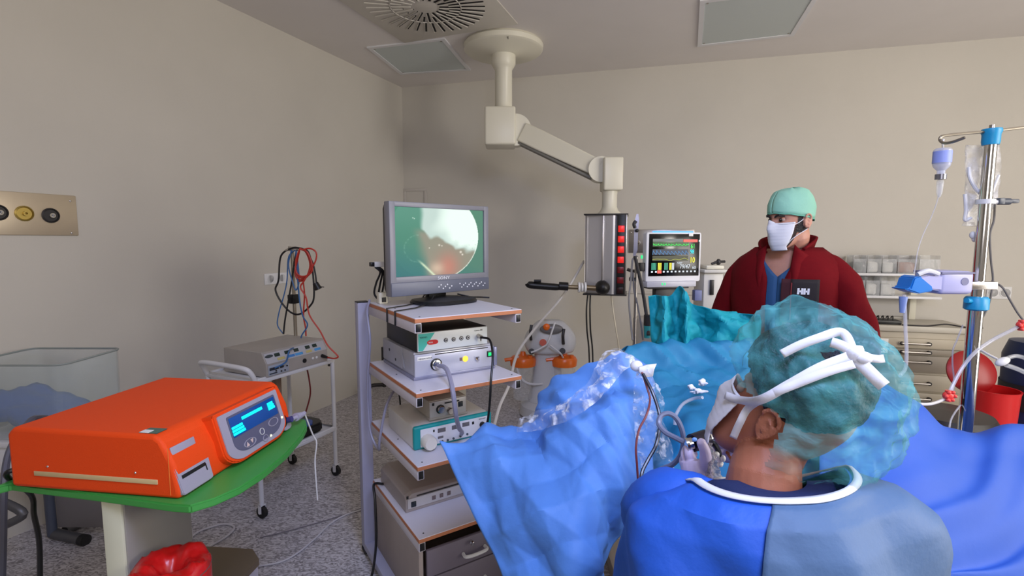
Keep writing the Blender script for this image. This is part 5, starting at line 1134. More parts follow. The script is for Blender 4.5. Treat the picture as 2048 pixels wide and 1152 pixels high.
# eyes and brows
for s in (-1, 1):
    c = MHm@Vector((s*.031, .0795, .012)); q = B(); q.ell(c-MHm.to_3x3()@Vector((0, .004, 0)), (.0105, .0105, .0105), n=12); e_ = obj('eye', q, mat('eye_white_shaded', (165, 152, 146), .3), man, world=True)  # eye white darkened, socket shade put into its colour
    q = B(); q.ell(MHm@Vector((s*.031-.0015, .0845, .0115)), (.0088, .0045, .0088), n=8); obj('iris', q, mat('iris_dark', (30, 18, 12), .2), e_, world=True)
    q = B(); q.tube([MHm@Vector(v) for v in ((s*.014, .099, .024), (s*.030, .099, .032), (s*.050, .082, .026))], [.004, .0048, .003], 8, 4); obj('eyebrow', q, HAIR, man, world=True)
    for z_, up in (('upper', 1), ('lower', -1)):
        q = B(); q.grid([[c-MHm.to_3x3()@Vector((0, .004, 0))+MHm.to_3x3()@(Vector((math.cos(el)*math.sin(az), math.cos(el)*math.cos(az), math.sin(el)*up))*.0122) for az in [R(-90+180*j/16) for j in range(17)]] for el in [R((8 if up > 0 else 22)+(82 if up > 0 else 68)*k/8) for k in range(9)]]); obj('eyelid', q, SKIN, man, world=True, **FABR)
# hair at the temples, beard along the jaw
def shell(b, M, ang0, ang1, z0f, z1f, off, n=26, m=14, ns=0):
    G = []
    for i in range(m+1):
        row = []
        for j in range(n+1):
            a = R(ang0+(ang1-ang0)*j/n); z = z0f(a)+(z1f(a)-z0f(a))*i/m; p = head_surf(a, z, off); row.append(M@(p+Vector((0, 0, 0))))
        G.append(row)
    b.grid(G)
q = B(); shell(q, MHm, 72, 288, lambda a: -.050+.03*abs(math.cos(a)), lambda a: .03, .003); obj('hair', q, HAIR, man, world=True, **FABR)
q = B()
for s in (-1, 1):
    shell(q, MHm, s*8, s*80, lambda a: -.112, lambda a: -.085+.085*(abs(a)/R(80))**1.3, .0028)
obj('beard', q, BEARD, man, world=True, **FABR)
# cap
G = []
for i in range(13):
    t_ = i/12; row = []
    for j in range(49):
        a = 2*math.pi*j/48; z0 = .040-.048*(1-math.cos(a))/2
        z = z0+(.142-z0)*math.sin(t_*math.pi/2); k = math.cos(t_*math.pi/2)**.55; p = head_surf(a, .045, .010); pb = head_surf(a, z0, .008); p = pb.lerp(p, min(1, t_*4))
        c = Vector((0, -.008, 0)); p = Vector((c.x+(p.x-c.x)*k*1.02, c.y+(p.y-c.y)*k*1.02, z)) 
        p += Vector((0, 0, .006*noise.noise(Vector((math.cos(a)*3, math.sin(a)*3, t_*4)))))+Vector((math.sin(a), math.cos(a), 0))*(.006*ridge((math.cos(a)*1.5, math.sin(a)*1.5, t_*2.5), 1.6, 2)*math.sin(t_*3))
        row.append(MHm@p)
    G.append(row)
q = B(); q.grid(G); cp = obj('surgical_cap', q, mat('cap_green', (146, 204, 180), .7, var=.05, bump=.1, bscale=90), man, world=True, sharp=0, mods=[('SOLIDIFY', dict(thickness=.0015))])
q = B(); q.tube([g*1 for g in G[0]], .0022, 6, 0); obj('cap_hem', q, mat('cap_hem', (110, 185, 160), .7), cp, world=True)
q = B(); q.grid([[MHm@p for p in r] for r in mask_grid(.004, -.120, 64, .007, .0008)]); mk = obj('face_mask', q, MASKM, man, world=True, sharp=0, mods=[('SOLIDIFY', dict(thickness=.002))])
for s in (-1, 1):
    q = B()
    q.tube([MHm@head_surf(s*R(64), -.012, .008), MHm@head_surf(s*R(78), -.002, .004), MHm@Vector((s*.077, -.012, .022))], .0016, 6, 4)
    q.tube([MHm@head_surf(s*R(64), -.108, .004), MHm@head_surf(s*R(74), -.07, .005), MHm@Vector((s*.073, -.012, -.035))], .0016, 6, 4)
    obj('ear_loop', q, MASKM, mk, world=True)
# scrub shirt with V neck
def torso(top, bot, off, gap, m=30, n=60, ns=.0, sc=5, seed=0, bulge=0):
    G = []
    for i in range(m+1):
        row = []
        for j in range(n+1):
            z_ = None; t_ = j/n
            a = -math.pi+2*math.pi*t_                    # 0 = front
            g0 = gap if not callable(gap) else 0
            zt_ = top(a); z = zt_+(bot-zt_)*(i/m)**.9
            rx, ry = tr_(z, off); g = gap(z) if callable(gap) else gap
            # squeeze the angle so that the sheet leaves a gap at the front
            aa = math.copysign(math.pi-abs(a), a) if a else math.pi      # 0 = back seam at both ends swapped to the front
            row.append((aa, rx, ry, z, g))
        G.append(row)
    return G
def sheet(top, bot, off, gapf, M, m=34, n=72, ns=0, sc=5, seed=0, closed=False):
    G = []
    for i in range(m+1):
        row = []
        for j in range(n+1):
            t_ = j/n*2-1                                # -1..1 round the body, 0 = back
            zt_ = top(abs(t_)); z = zt_+(bot-zt_)*i/m; rx, ry = tr_(z, off)
            g = 0 if closed else gapf(z)/max(rx, .05)   # half gap angle
            a = math.pi + t_*(math.pi-g)                # angle, 0 = front
            p = Vector((math.sin(a)*rx, math.cos(a)*ry, z)); nn = Vector((math.sin(a), math.cos(a), 0))
            if ns: p += nn*(ridge((p.x, p.y, p.z*.6), sc, seed)*ns+wobble(p, sc*.8, ns, seed))
            row.append(M@p)
        G.append(row)
    return G
q = B(); q.grid(sheet(lambda t: 1.505-(.115*max(0, (t-.80)/.20) if t > .80 else 0), .84, .012, None, MTm, closed=True, ns=.006)); obj('scrub_shirt', q, mat('scrub_blue', (48, 92, 138), .75, bump=.1, bscale=300), man, world=True, sharp=0, mods=[('SOLIDIFY', dict(thickness=.002))])
q = B(); q.loft([rng((0, 0), .185, .135, z, M=MTm) for z in (.80, .95)])
for s in (-1, 1): q.tube([MTm@Vector(v) for v in ((s*.09, 0, .90), (s*.105, .01, .5), (s*.105, -.01, .07))], [.10, .085, .075], 20, 6)
obj('trousers', q, mat('scrub_blue', (48, 92, 138)), man, world=True)
for s in (-1, 1):
    q = B(); q.loft([rng((s*.105, .04), a, b_, z, .8, 24, MTm) for a, b_, z in ((.045, .13, 0), (.05, .135, .03), (.045, .11, .06), (.04, .06, .10))]); obj('shoe', q, BLACK, man, world=True)
# jacket
JR = mat('fleece_dark_red', (108, 12, 20), .9, var=.06, vscale=60, bump=.12, bscale=500, spec=.15)
JD = mat('fleece_black_panel', (32, 24, 28), .8, bump=.1, bscale=300)
jk = sheet(lambda t: 1.515, .80, .034, lambda z: .034+.05*max(0, z-1.38)/.13, MTm, ns=.014, sc=4, seed=5)
q = B(); q.grid(jk); jacket = obj('fleece_jacket', q, JR, man, world=True, sharp=0, mods=[('SOLIDIFY', dict(thickness=.008, offset=0))])
for s, e1, e2, wr in ((-1, (-.292, -.03, 1.14), (-.28, -.02, 1.05), (-.20, .10, .93)), (1, (.292, -.03, 1.15), (.28, -.02, 1.06), (.20, .10, .93))):
    pts = [MTm@Vector(v) for v in ((s*.10, 0, 1.45), (s*.16, -.005, 1.425), (s*.215, -.01, 1.36), (s*.255, -.02, 1.25), e1, e2, wr)]
    q = B(); q.tube(pts, [.050, .066, .072, .068, .068, .066, .050], 28, 6)
    for v in q.bm.verts: v.co += Vector((ridge((v.co.x, v.co.y, v.co.z), 6, 8), ridge((v.co.x, v.co.y, v.co.z), 6, 9), 0))*.014
    obj('sleeve', q, JR, jacket, world=True, sharp=0, mods=[('SUBSURF', dict(levels=1, render_levels=1))])
# stand collar, open at the front
G = []
for i in range(9):
    t_ = i/8; row = []
    for j in range(41):
        a = math.pi+(j/40*2-1)*(math.pi-R(42)); fr = abs(j/40*2-1)
        rr = .086+.012*t_+.030*fr**3*t_; zz = 1.505+(.075-.045*fr**4)*t_-.02*fr
        row.append(MTm@Vector((math.sin(a)*rr*1.05, math.cos(a)*rr+.005, zz)))
    G.append(row)
q = B(); q.grid(G); obj('collar', q, JR, jacket, world=True, sharp=0, mods=[('SOLIDIFY', dict(thickness=.010, offset=0))])
for s in (-1, 1):                                        # turned-back lapels
    G = [[MTm@Vector((s*(.055+.055*u_*(1-.6*v_)+.0*v_), .150+.02*math.sin(u_*3)-.05*(1-v_)**2*0-.09*max(0, .45-v_)-.02*u_, 1.53-.20*v_-.05*u_)) for u_ in [k/8 for k in range(9)]] for v_ in [k/10 for k in range(11)]]
    q = B(); q.grid(G); obj('lapel', q, JR, jacket, world=True, sharp=0, mods=[('SOLIDIFY', dict(thickness=.007, offset=0))])
# chest pocket panel on his left (seen at right)
def chest(x, z, off=.058):
    rx, ry = tr_(z, off); a = math.asin(max(-1, min(1, x/rx))); return MTm@Vector((x, math.cos(a)*ry, z))
def patch(x0, x1, z0, z1, off, n=10, rc=.015):
    return [[chest(x0+(x1-x0)*i/n, z0+(z1-z0)*j/n, off) for i in range(n+1)] for j in range(n+1)]
xl = lambda px, py: (MTm.inverted()@P(px, py, 2.15))
q = B(); q.grid(patch(-.160, -.062, 1.20, 1.385, .044)); pk = obj('chest_pocket', q, JD, jacket, world=True, sharp=0, mods=[('SOLIDIFY', dict(thickness=.006, offset=0))])
q = B(); q.grid(patch(-.064, -.026, 1.20, 1.385, .042)); obj('zip_facing', q, mat('facing_maroon', (66, 20, 28), .8), jacket, world=True, sharp=0, mods=[('SOLIDIFY', dict(thickness=.004, offset=0))])
q = B(); q.tube([chest(-.066, 1.37-.02*k, .050) for k in range(9)], .0026, 6, 0); obj('zip', q, mat('zip_red', (120, 30, 35), .5), jacket, world=True)
LG = mat('logo_white', (235, 235, 240), .5)
c0 = chest(-.085, 1.335, .051); c1 = chest(-.135, 1.335, .051); FL = frame(c0, c1-c0, (0, 0, 1))
for k in range(2):                                       # two joined bold letters H
    x_ = .004+k*.023; q = B()
    for d in (0, .014): q.prism([(x_+d-.001, -.013), (x_+d+.007, -.013), (x_+d+.008, .013), (x_+d, .013)], 0, .0015, M=FL)
    q.prism([(x_+.005, -.004), (x_+.016, -.004), (x_+.016, .004), (x_+.005, .004)], 0, .0015, M=FL)
    obj('logo_letter', q, LG, pk, world=True)

# ------------------------------------------------------------------ operating table and drapes
t = thing('operating_table', 'operating table hidden under the blue drapes', 'operating table', (.72, 1.9, 0))
q = B(); q.box((.42, 1.42, .72), (1.05, 2.35, .80), .02); obj('table_top', q, BLACK, t, world=True)
q = B(); q.box((.58, 1.8, .05), (.88, 2.2, .72), .02); q.box((.45, 1.55, 0), (1.0, 2.35, .08), .02); obj('pedestal', q, STEEL, t, world=True)
for s in (-1, 1):
    x = .735+s*.40
    q = B(); q.tube([(.735+s*.28, 1.5, .76), (x, 1.5, .80), (x, 1.52, .95)], .018, 10, 3); obj('leg_holder', q, STEEL, t, world=True)
DR1 = mat('drape_blue', (84, 138, 215), .62, var=.04, vscale=6, bump=.15, bscale=40)
DR2 = mat('drape_cyan', (36, 128, 172), .65, var=.06, vscale=5, bump=.18, bscale=30)
DR3 = mat('drape_teal', (0, 152, 168), .7, var=.06, vscale=8, bump=.2, bscale=60)
DR4 = mat('drape_deep_blue', (34, 86, 184), .65, var=.05, vscale=4, bump=.08, bscale=25)
def dp(rows): return [[P(*c) for c in r] for r in rows]
legr = dp([
 [(935, 960, 1.72), (960, 990, 1.80), (1045, 950, 1.85), (1110, 880, 1.84), (1165, 850, 1.84), (1215, 820, 1.82), (1270, 820, 1.8), (1310, 850, 1.8)],
 [(882, 880, 1.50), (960, 868, 1.56), (1045, 852, 1.62), (1110, 785, 1.64), (1165, 742, 1.64), (1215, 712, 1.62), (1268, 722, 1.60), (1308, 765, 1.62)],
 [(893, 912, 1.45), (975, 905, 1.45), (1060, 890, 1.46), (1120, 845, 1.44), (1180, 800, 1.44), (1235, 765, 1.46), (1288, 790, 1.47), (1312, 830, 1.52)],
 [(915, 962, 1.40), (1000, 962, 1.37), (1080, 950, 1.33), (1140, 920, 1.30), (1190, 890, 1.31), (1245, 860, 1.34), (1290, 870, 1.38), (1312, 905, 1.45)],
 [(948, 1035, 1.34), (1030, 1035, 1.28), (1100, 1030, 1.24), (1150, 1015, 1.22), (1195, 1000, 1.24), (1238, 985, 1.28), (1280, 975, 1.34), (1300, 990, 1.42)],
 [(985, 1105, 1.28), (1050, 1110, 1.22), (1100, 1110, 1.18), (1140, 1105, 1.17), (1170, 1095, 1.19), (1205, 1075, 1.23), (1238, 1055, 1.28), (1262, 1045, 1.36)],
 [(1010, 1165, 1.24), (1065, 1200, 1.18), (1105, 1200, 1.15), (1135, 1190, 1.14), (1155, 1180, 1.16), (1175, 1165, 1.2), (1190, 1150, 1.26), (1205, 1140, 1.32)],
 [(1080, 1320, 1.22), (1100, 1330, 1.18), (1120, 1330, 1.16), (1140, 1320, 1.16), (1150, 1310, 1.18), (1160, 1300, 1.2), (1170, 1290, 1.26), (1180, 1280, 1.3)]])
def angular(G, amp, sc, seed, kf=1):
    """paper-like creases: broad planar facets"""
    n = len(G); m = len(G[0]); out = []
    for i in range(n):
        row = []
        for j in range(m):
            a = G[min(i+1, n-1)][j]-G[max(i-1, 0)][j]; b_ = G[i][min(j+1, m-1)]-G[i][max(j-1, 0)]; nn = a.cross(b_); nn = nn.normalized() if nn.length > 0 else nn
            p = G[i][j]; v = facets(p, sc, seed)+.3*facets(p, sc*2.3, seed+3)
            k = min(1, .2+min(i, n-1-i, j, m-1-j)/(.1*min(n, m)))
            row.append(p+nn*v*amp*k)
        out.append(row)
    return out
q = B(); q.grid(angular(interp_grid(legr, 18, 18), .060, 2.9, 1)); leg_drape = obj('leg_drape', q, DR1, label='light blue drape over raised leg, pointed corner hanging before the cart', cat='surgical drape', sharp=26, mods=[('SOLIDIFY', dict(thickness=.003))])
belly = dp([
 [(1200, 735, 2.1), (1300, 725, 2.12), (1400, 720, 2.12), (1480, 720, 2.10), (1560, 720, 2.08), (1640, 725, 2.06)],
 [(1255, 690, 2.0), (1330, 684, 2.02), (1400, 682, 2.02), (1470, 684, 2.0), (1560, 690, 2.0), (1650, 700, 1.98)],
 [(1230, 745, 1.90), (1320, 738, 1.90), (1395, 738, 1.92), (1475, 738, 1.9), (1570, 745, 1.9), (1665, 750, 1.88)],
 [(1260, 810, 1.76), (1320, 800, 1.72), (1395, 790, 1.74), (1475, 800, 1.70), (1570, 810, 1.7), (1680, 810, 1.7)],
 [(1290, 870, 1.62), (1340, 870, 1.55), (1400, 850, 1.52), (1470, 870, 1.52), (1570, 870, 1.52), (1690, 870, 1.52)],
 [(1295, 930, 1.50), (1340, 930, 1.45), (1400, 930, 1.42), (1470, 940, 1.42), (1570, 940, 1.42), (1690, 930, 1.42)],
 [(1290, 1010, 1.42), (1340, 1010, 1.38), (1400, 1010, 1.36), (1470, 1010, 1.36), (1570, 1010, 1.36), (1690, 1000, 1.36)],
 [(1280, 1200, 1.40), (1340, 1200, 1.36), (1400, 1200, 1.34), (1470, 1200, 1.34), (1570, 1200, 1.34), (1690, 1200, 1.34)]])
q = B(); q.grid(angular(interp_grid(belly, 16, 14), .030, 4, 4)); obj('body_drape', q, DR2, label='cyan blue drape over the body between legs and teal screen', cat='surgical drape', sharp=26, mods=[('SOLIDIFY', dict(thickness=.003))])
top = [592, 590, 592, 590, 572, 584, 606, 614, 622, 626, 630]; xs_ = [1297, 1312, 1328, 1342, 1358, 1372, 1382, 1410, 1440, 1475, 1520]
scr = [[P(x, y, 2.08+.05*math.sin(i*2.3)) for i, (x, y) in enumerate(zip(xs_, top))],
       [P(x+2, 620+ (y-592)*.5, 2.07+.05*math.sin(i*2.1+.5)) for i, (x, y) in enumerate(zip(xs_, top))],
       [P(x+(4 if i < 2 else 0), 655, 2.06+.05*math.sin(i*1.9+1)) for i, x in enumerate(xs_)],
       [P(x+(8 if i < 2 else 0), 705, 2.05+.03*math.sin(i*2+1)) for i, x in enumerate(xs_)],
       [P(x, 780, 2.05) for i, x in enumerate(xs_)]]
q = B(); q.grid(angular(interp_grid(scr, 8, 14), .018, 8, 7)); obj('screen_drape', q, DR3, label='crumpled teal drape screen standing with a peaked fold below patient monitor', cat='surgical drape', sharp=26, mods=[('SOLIDIFY', dict(thickness=.003))])
right = dp([
 [(1640, 790, 1.75), (1760, 830, 1.75), (1830, 870, 1.78), (1920, 910, 1.8), (2030, 905, 1.85), (2200, 900, 1.9)],
 [(1640, 745, 1.50), (1760, 765, 1.48), (1830, 812, 1.46), (1920, 862, 1.46), (2030, 872, 1.50), (2200, 880, 1.55)],
 [(1640, 830, 1.32), (1760, 850, 1.32), (1840, 880, 1.30), (1930, 915, 1.32), (2040, 930, 1.36), (2220, 930, 1.42)],
 [(1640, 920, 1.22), (1760, 940, 1.20), (1850, 970, 1.19), (1950, 1000, 1.22), (2060, 1010, 1.26), (2240, 1010, 1.3)],
 [(1640, 1020, 1.16), (1760, 1030, 1.14), (1860, 1060, 1.13), (1960, 1090, 1.16), (2080, 1100, 1.2), (2260, 1100, 1.24)],
 [(1640, 1140, 1.14), (1760, 1150, 1.12), (1860, 1170, 1.10), (1970, 1190, 1.12), (2090, 1200, 1.14), (2270, 1200, 1.16)],
 [(1660, 1400, 1.16), (1770, 1400, 1.14), (1860, 1400, 1.12), (1980, 1400, 1.13), (2100, 1400, 1.14), (2280, 1400, 1.16)]])
G = interp_grid(right, 14, 14)
for row in G:
    for p in row:
        s_ = (p.y*1.0+p.z*1.2-p.x*.55); s_ += wobble(p, 2.2, .22, 8); p.z += .011*math.sin(s_*19)+.006*math.sin(s_*43+1)+wobble(p, 3, .03, 3)+.010*facets(p, 3, 4)
q = B(); q.grid(G); obj('leg_drape', q, DR4, label='smooth deep blue drape over the other leg at right edge', cat='surgical drape', sharp=0, mods=[('SOLIDIFY', dict(thickness=.003))])
# clear plastic films on the leg drape; opaque white streaks paint in lamp glints
FILM = film('plastic_film', (235, 240, 250), .75, .06, .8, 22, lo=.10, r0=.50, r1=.68, ns=1.2)
band = dp([
 [(1040, 838, 1.52), (1075, 822, 1.50), (1120, 808, 1.46), (1160, 775, 1.44), (1190, 735, 1.46), (1205, 708, 1.52), (1235, 696, 1.58)],
 [(1036, 852, 1.48), (1080, 838, 1.45), (1128, 822, 1.40), (1170, 795, 1.38), (1205, 755, 1.40), (1228, 722, 1.44), (1262, 708, 1.50)],
 [(1034, 866, 1.46), (1084, 858, 1.42), (1136, 842, 1.37), (1180, 815, 1.35), (1220, 775, 1.37), (1250, 740, 1.42), (1282, 728, 1.48)]])
q = B(); q.grid(drape_grid(band, 12, 14, .020, 16, 3, edge=.5)); o = obj('plastic_film', q, FILM, label='crinkled clear plastic strip running up the blue leg drape', cat='plastic film', sharp=20)
band2 = dp([
 [(1270, 735, 1.42), (1285, 733, 1.40), (1300, 738, 1.42)],
 [(1268, 780, 1.38), (1292, 780, 1.35), (1318, 790, 1.38)],
 [(1266, 830, 1.34), (1295, 830, 1.30), (1325, 835, 1.34)],
 [(1272, 880, 1.30), (1305, 880, 1.27), (1340, 885, 1.31)],
 [(1282, 930, 1.27), (1312, 935, 1.24), (1345, 940, 1.28)],
 [(1288, 985, 1.25), (1315, 990, 1.23), (1342, 985, 1.26)]])
q = B(); q.grid(drape_grid(band2, 12, 12, .025, 24, 6, edge=.5)); obj('plastic_film', q, film('pouch_film', (230, 236, 246), .7, .06, 1.0, 30, lo=.08, r0=.5, r1=.7, ns=1), label='clear fluid pouch hanging beside the cables left of gloved hand', cat='plastic film', sharp=20)
t = thing('white_towel_clip', 'white crumpled tape at top of the leg drape', 'tape', P(1283, 742, 1.4))
q = B(); q.ell(P(1273, 732, 1.40), (.018, .014, .016), n=10); q.grid([[P(x, y, 1.38+.01*math.sin(x)) for x, y in r] for r in (((1280, 735), (1295, 730), (1311, 728)), ((1280, 745), (1296, 742), (1306, 740)), ((1288, 755), (1298, 754), (1304, 752)))]); obj('tape', q, mat('tape_white', (235, 235, 240), .5), t, world=True, sharp=0, mods=[('SOLIDIFY', dict(thickness=.006))])
# cables and tubes at the field
cable('red_tube', 'thin brownish red tube running down the leg drape fold', 'tube', [P(1284, 745, 1.36), P(1294, 775, 1.33), P(1300, 800, 1.31), P(1293, 830, 1.28), P(1278, 860, 1.26), P(1272, 895, 1.24), P(1274, 930, 1.23), P(1276, 960, 1.23)], .003, mat('tube_brown', (120, 50, 55), .4))
cable('camera_lead', 'dark lead looping beside fluid pouch to surgeon sleeve', 'cable', [P(1286, 748, 1.35), P(1305, 785, 1.31), P(1318, 825, 1.28), P(1319, 855, 1.25), P(1312, 890, 1.22), P(1296, 920, 1.2), P(1284, 945, 1.18), P(1283, 970, 1.16), P(1294, 986, 1.12), P(1306, 996, 1.05)], .0045, mat('lead_dark', (30, 32, 45), .3))
GC = mat('grey_coil', (112, 118, 142), .35)
cable('camera_cable', 'grey coiled cable joining the endoscope camera in the gloved hand', 'cable', [P(1322, 938, 1.24), P(1346, 928, 1.22), P(1363, 905, 1.2), P(1366, 870, 1.19), P(1355, 840, 1.19), P(1338, 827, 1.19), P(1322, 832, 1.19), P(1318, 848, 1.18), P(1330, 864, 1.16), P(1352, 876, 1.14), P(1372, 886, 1.12), P(1388, 892, 1.10)], .0065, GC)
cable('suction_tube', 'clear tube arching across the cyan drape', 'tube', [P(1350, 850, 1.45), P(1352, 830, 1.46), P(1366, 808, 1.48), P(1388, 797, 1.48), P(1405, 795, 1.45)], .005, TUB)
t = thing('white_drape_clips', 'white crumpled adhesive clips on the cyan drape', 'clip', P(1398, 782, 1.6))
nz_ = lambda v: v*(1+.9*noise.noise(v*110+Vector((2, 5, 1))))
q = B(); q.ell(P(1396, 783, 1.62), (.022, .010, .008), n=12, f=nz_); q.ell(P(1383, 776, 1.64), (.010, .008, .010), n=12, f=nz_); q.ell(P(1405, 766, 1.66), (.014, .008, .012), n=12, f=nz_); obj('clip_body', q, mat('tape_white', (235, 235, 240), .5), t, world=True)

# ------------------------------------------------------------------ the seated surgeon
sf = Vector((-.50, .76, .42)).normalized(); MS = hm((0, 0, 0), sf, (.22, .05, 1)); sO = P(1530, 852, .87)-MS@Vector((-.075, -.006, -.006)); MS = hm(sO, sf, (.22, .05, 1))
sur = thing('person', 'seated surgeon in blue gown and teal bouffant cap holding an endoscope', 'person', (.46, .82, 0))
q = B(); add_head(q, MS)
nb = Vector((.460, .875, 1.09))
q.tube([MS@Vector((0, -.012, -.02)), MS@Vector((0, -.022, -.075)), nb+Vector((0, .0, .03)), nb-Vector((0, 0, .06))], [.056, .056, .061, .074], 22, 5)
q.loft([rng((.46, .83), a, b_, z) for z, a, b_ in ((.55, .15, .11), (.75, .15, .11), (.9, .165, .12), (1.0, .16, .10), (1.05, .10, .07))])
LH = P(1398, 960, 1.10); RH = P(1478, 905, 1.16)
q.tube([(.33, .83, 1.02), (.29, .86, 1.0), (.315, 1.0, .90), tuple(LH+Vector((.0, -.02, -.03)))], [.055, .052, .042, .028], 14, 6)
q.tube([(.60, .83, 1.02), (.64, .86, .99), (.66, 1.02, .86), tuple(RH+Vector((.05, .0, -.04)))], [.055, .052, .042, .028], 14, 6)
obj('body', q, SKIN2, sur, world=True, sharp=0, mods=[('REMESH', dict(mode='VOXEL', voxel_size=.0036)), ('SMOOTH', dict(factor=.5, iterations=2))])
for s in (-1, 1):
    q = B(); q.ell(MS@Vector((s*.031, .0795, .012)), (.0115,)*3, n=10); e_ = obj('eye', q, mat('eye_white_shaded', (165, 152, 146), .3), sur, world=True)
    q = B(); q.ell(MS@Vector((s*.031, .087, .011)), (.0055,)*3, n=8); obj('iris', q, mat('iris_dark', (30, 18, 12), .2), e_, world=True)
# hair
def hshell(c, r, keep, amp, sc, n=40, sag=0, MX=None):
    MX = MX or MS; Li = MS.inverted()@MX
    b = B(); V = {}; N = n; Mx = 2*n
    for i in range(N+1):
        th = math.pi*i/N
        for k in range(Mx):
            ph = 2*math.pi*k/Mx; d = Vector((math.sin(th)*math.cos(ph), math.sin(th)*math.sin(ph), math.cos(th)))
            p = Vector((c[0]+d.x*r[0], c[1]+d.y*r[1], c[2]+d.z*r[2])); 
            p += d*(ridge(d*1.0, sc, 3)*amp+wobble(d, sc*.5, amp, 4))
            if sag and d.y < .2: p.z -= sag*max(0, -d.y)*(1-abs(d.z)*.5); p.y -= sag*.3*max(0, -d.y)
            V[i, k] = (p, keep(Li@p, d))
    W = {}
    def vv(i, k):
        k %= Mx
        if (i, k) not in W: W[i, k] = b.bm.verts.new(MX@V[i, k][0])
        return W[i, k]
    for i in range(N):
        for k in range(Mx):
            q4 = [(i, k), (i, (k+1) % Mx), (i+1, (k+1) % Mx), (i+1, k)]
            if all(V[a][1] for a in q4):
                try: b.bm.faces.new([vv(*a) for a in q4])
                except ValueError: pass
    bmesh.ops.remove_doubles(b.bm, verts=b.bm.verts[:], dist=1e-5)
    return b
q = hshell((.006, -.028, .078), (.087, .106, .100), lambda p, d: (p.y*.62-p.z*.78 < -.002 and p.z > -.01) or (p.y < -.028 and p.z > -.095), .005, 5, 44, MX=Matrix.Translation((-.026, 0, .036))@MS)
obj('hair', q, mat('surgeon_hair', (14, 18, 34), .5, bump=1, bscale=120), sur, world=True, sharp=0)
# bouffant cap
CAPM = film('bouffant_teal', (96, 186, 188), .40, .42, .3, 26, lo=.20)
MCAP = Matrix.Translation(P(1624, 792, .905)) @ Matrix.Rotation(R(-30), 4, 'Z')
q = hshell((0, 0, 0), (.150, .150, .168), lambda p, d: (p.y*.60-p.z*.80 < .018 and p.z > .034) or (p.y < -.044 and p.z > -.15), .022, 2.2, 80, MX=MCAP)
for v in q.bm.verts:
    l = MCAP.inverted()@v.co; n_ = l.normalized()
    v.co += (MCAP.to_3x3()@n_)*(.015*facets(l, 5.5, 2)+.004*facets(l, 17, 5))
cap = obj('bouffant_cap', q, CAPM, sur, world=True, sharp=0)
# gathered hem: band along the opening
bm_ = bmesh.new(); bm_.from_mesh(cap.data); bed = [e for e in bm_.edges if e.is_boundary]; adj = {}
for e in bed:
    for v in e.verts: adj.setdefault(v.index, []).append(e.other_vert(v).index)
bm_.verts.ensure_lookup_table(); loops = []; seen = set()
for st in adj:
    if st in seen: continue
    L_ = [st]; seen.add(st); cur = st
    while True:
        nx_ = [x for x in adj[cur] if x not in seen]
        if not nx_: break
        cur = nx_[0]; seen.add(cur); L_.append(cur)
    loops.append(L_)
L_ = max(loops, key=len); pts = [bm_.verts[i].co.copy() for i in L_]; bm_.free()
pts = [sum((pts[(i+k) % len(pts)] for k in range(-3, 4)), Vector())/7 for i in range(0, len(pts), 2)]
pass
# mask with ties
q = B(); q.grid([[MS@p for p in r] for r in mask_grid(.012, -.122, 58, .010, .0006)]); mk = obj('face_mask', q, MASKM, sur, world=True, sharp=0, mods=[('SOLIDIFY', dict(thickness=.002))])
def ribbon(name, pts, w_, nrm, par, m_=MASKM):
    pts = cr(pts, 8); q = B(); G = []; w_ *= .88
    for i, p in enumerate(pts):
        d = (pts[min(i+1, len(pts)-1)]-pts[max(i-1, 0)]).normalized(); n_ = (nrm if not callable(nrm) else nrm(p)); s_ = d.cross(n_).normalized(); G.append([p-s_*w_/2, p, p+s_*w_/2])
    q.grid(G); return obj(name, q, m_, par, world=True, sharp=30, mods=[('SOLIDIFY', dict(thickness=.0012, offset=0))])
camn = lambda p: (Vector((0, 0, H))-p).normalized()
cc = MS@Vector((0, -.045, .05))
def onc(px, py, lift=.0):
    """point where the sight line meets the cap's ellipsoid, lifted a little"""
    o = Vector((0, 0, H)); d = ray(px, py).normalized(); Li = MCAP.inverted(); lo = Li@o; ld = (Li.to_3x3()@d)
    c = Vector((0, 0, 0)); r_ = Vector((.163+lift, .158+lift, .173+lift)); a_ = Vector(((lo-c)[k]/r_[k] for k in range(3))); b_ = Vector((ld[k]/r_[k] for k in range(3)))
    A = b_.dot(b_); Bq = 2*a_.dot(b_); Cq = a_.dot(a_)-1; D = Bq*Bq-4*A*Cq
    t_ = (-Bq-math.sqrt(D))/(2*A) if D > 0 else -Bq/(2*A)
    return o+d*t_
def hs(px, py, lift=.0):
    o = Vector((0, 0, H)); d = ray(px, py).normalized(); Li = MS.inverted(); lo = Li@o; ld = (Li.to_3x3()@d)
    c = Vector((0, 0.005, .0)); r_ = Vector((.075+lift, .10+lift, .118+lift)); a_ = Vector(((lo-c)[k]/r_[k] for k in range(3))); b_ = Vector((ld[k]/r_[k] for k in range(3)))
    A = b_.dot(b_); Bq = 2*a_.dot(b_); Cq = a_.dot(a_)-1; D = Bq*Bq-4*A*Cq
    t_ = (-Bq-math.sqrt(D))/(2*A) if D > 0 else -Bq/(2*A)
    return o+d*t_
K = onc(1712, 708, .012)
ribbon('upper_tie', [hs(1450, 790, .012), hs(1480, 800, .010), onc(1520, 800, .008), onc(1580, 768, .012), onc(1640, 735, .013), onc(1700, 712, .013)], .017, camn, mk)
ribbon('lower_tie', [hs(1466, 876, .008), hs(1480, 845, .010), hs(1498, 815, .012), onc(1540, 790, .010), onc(1600, 765, .012), onc(1660, 742, .013), onc(1708, 728, .013)], .015, camn, mk)
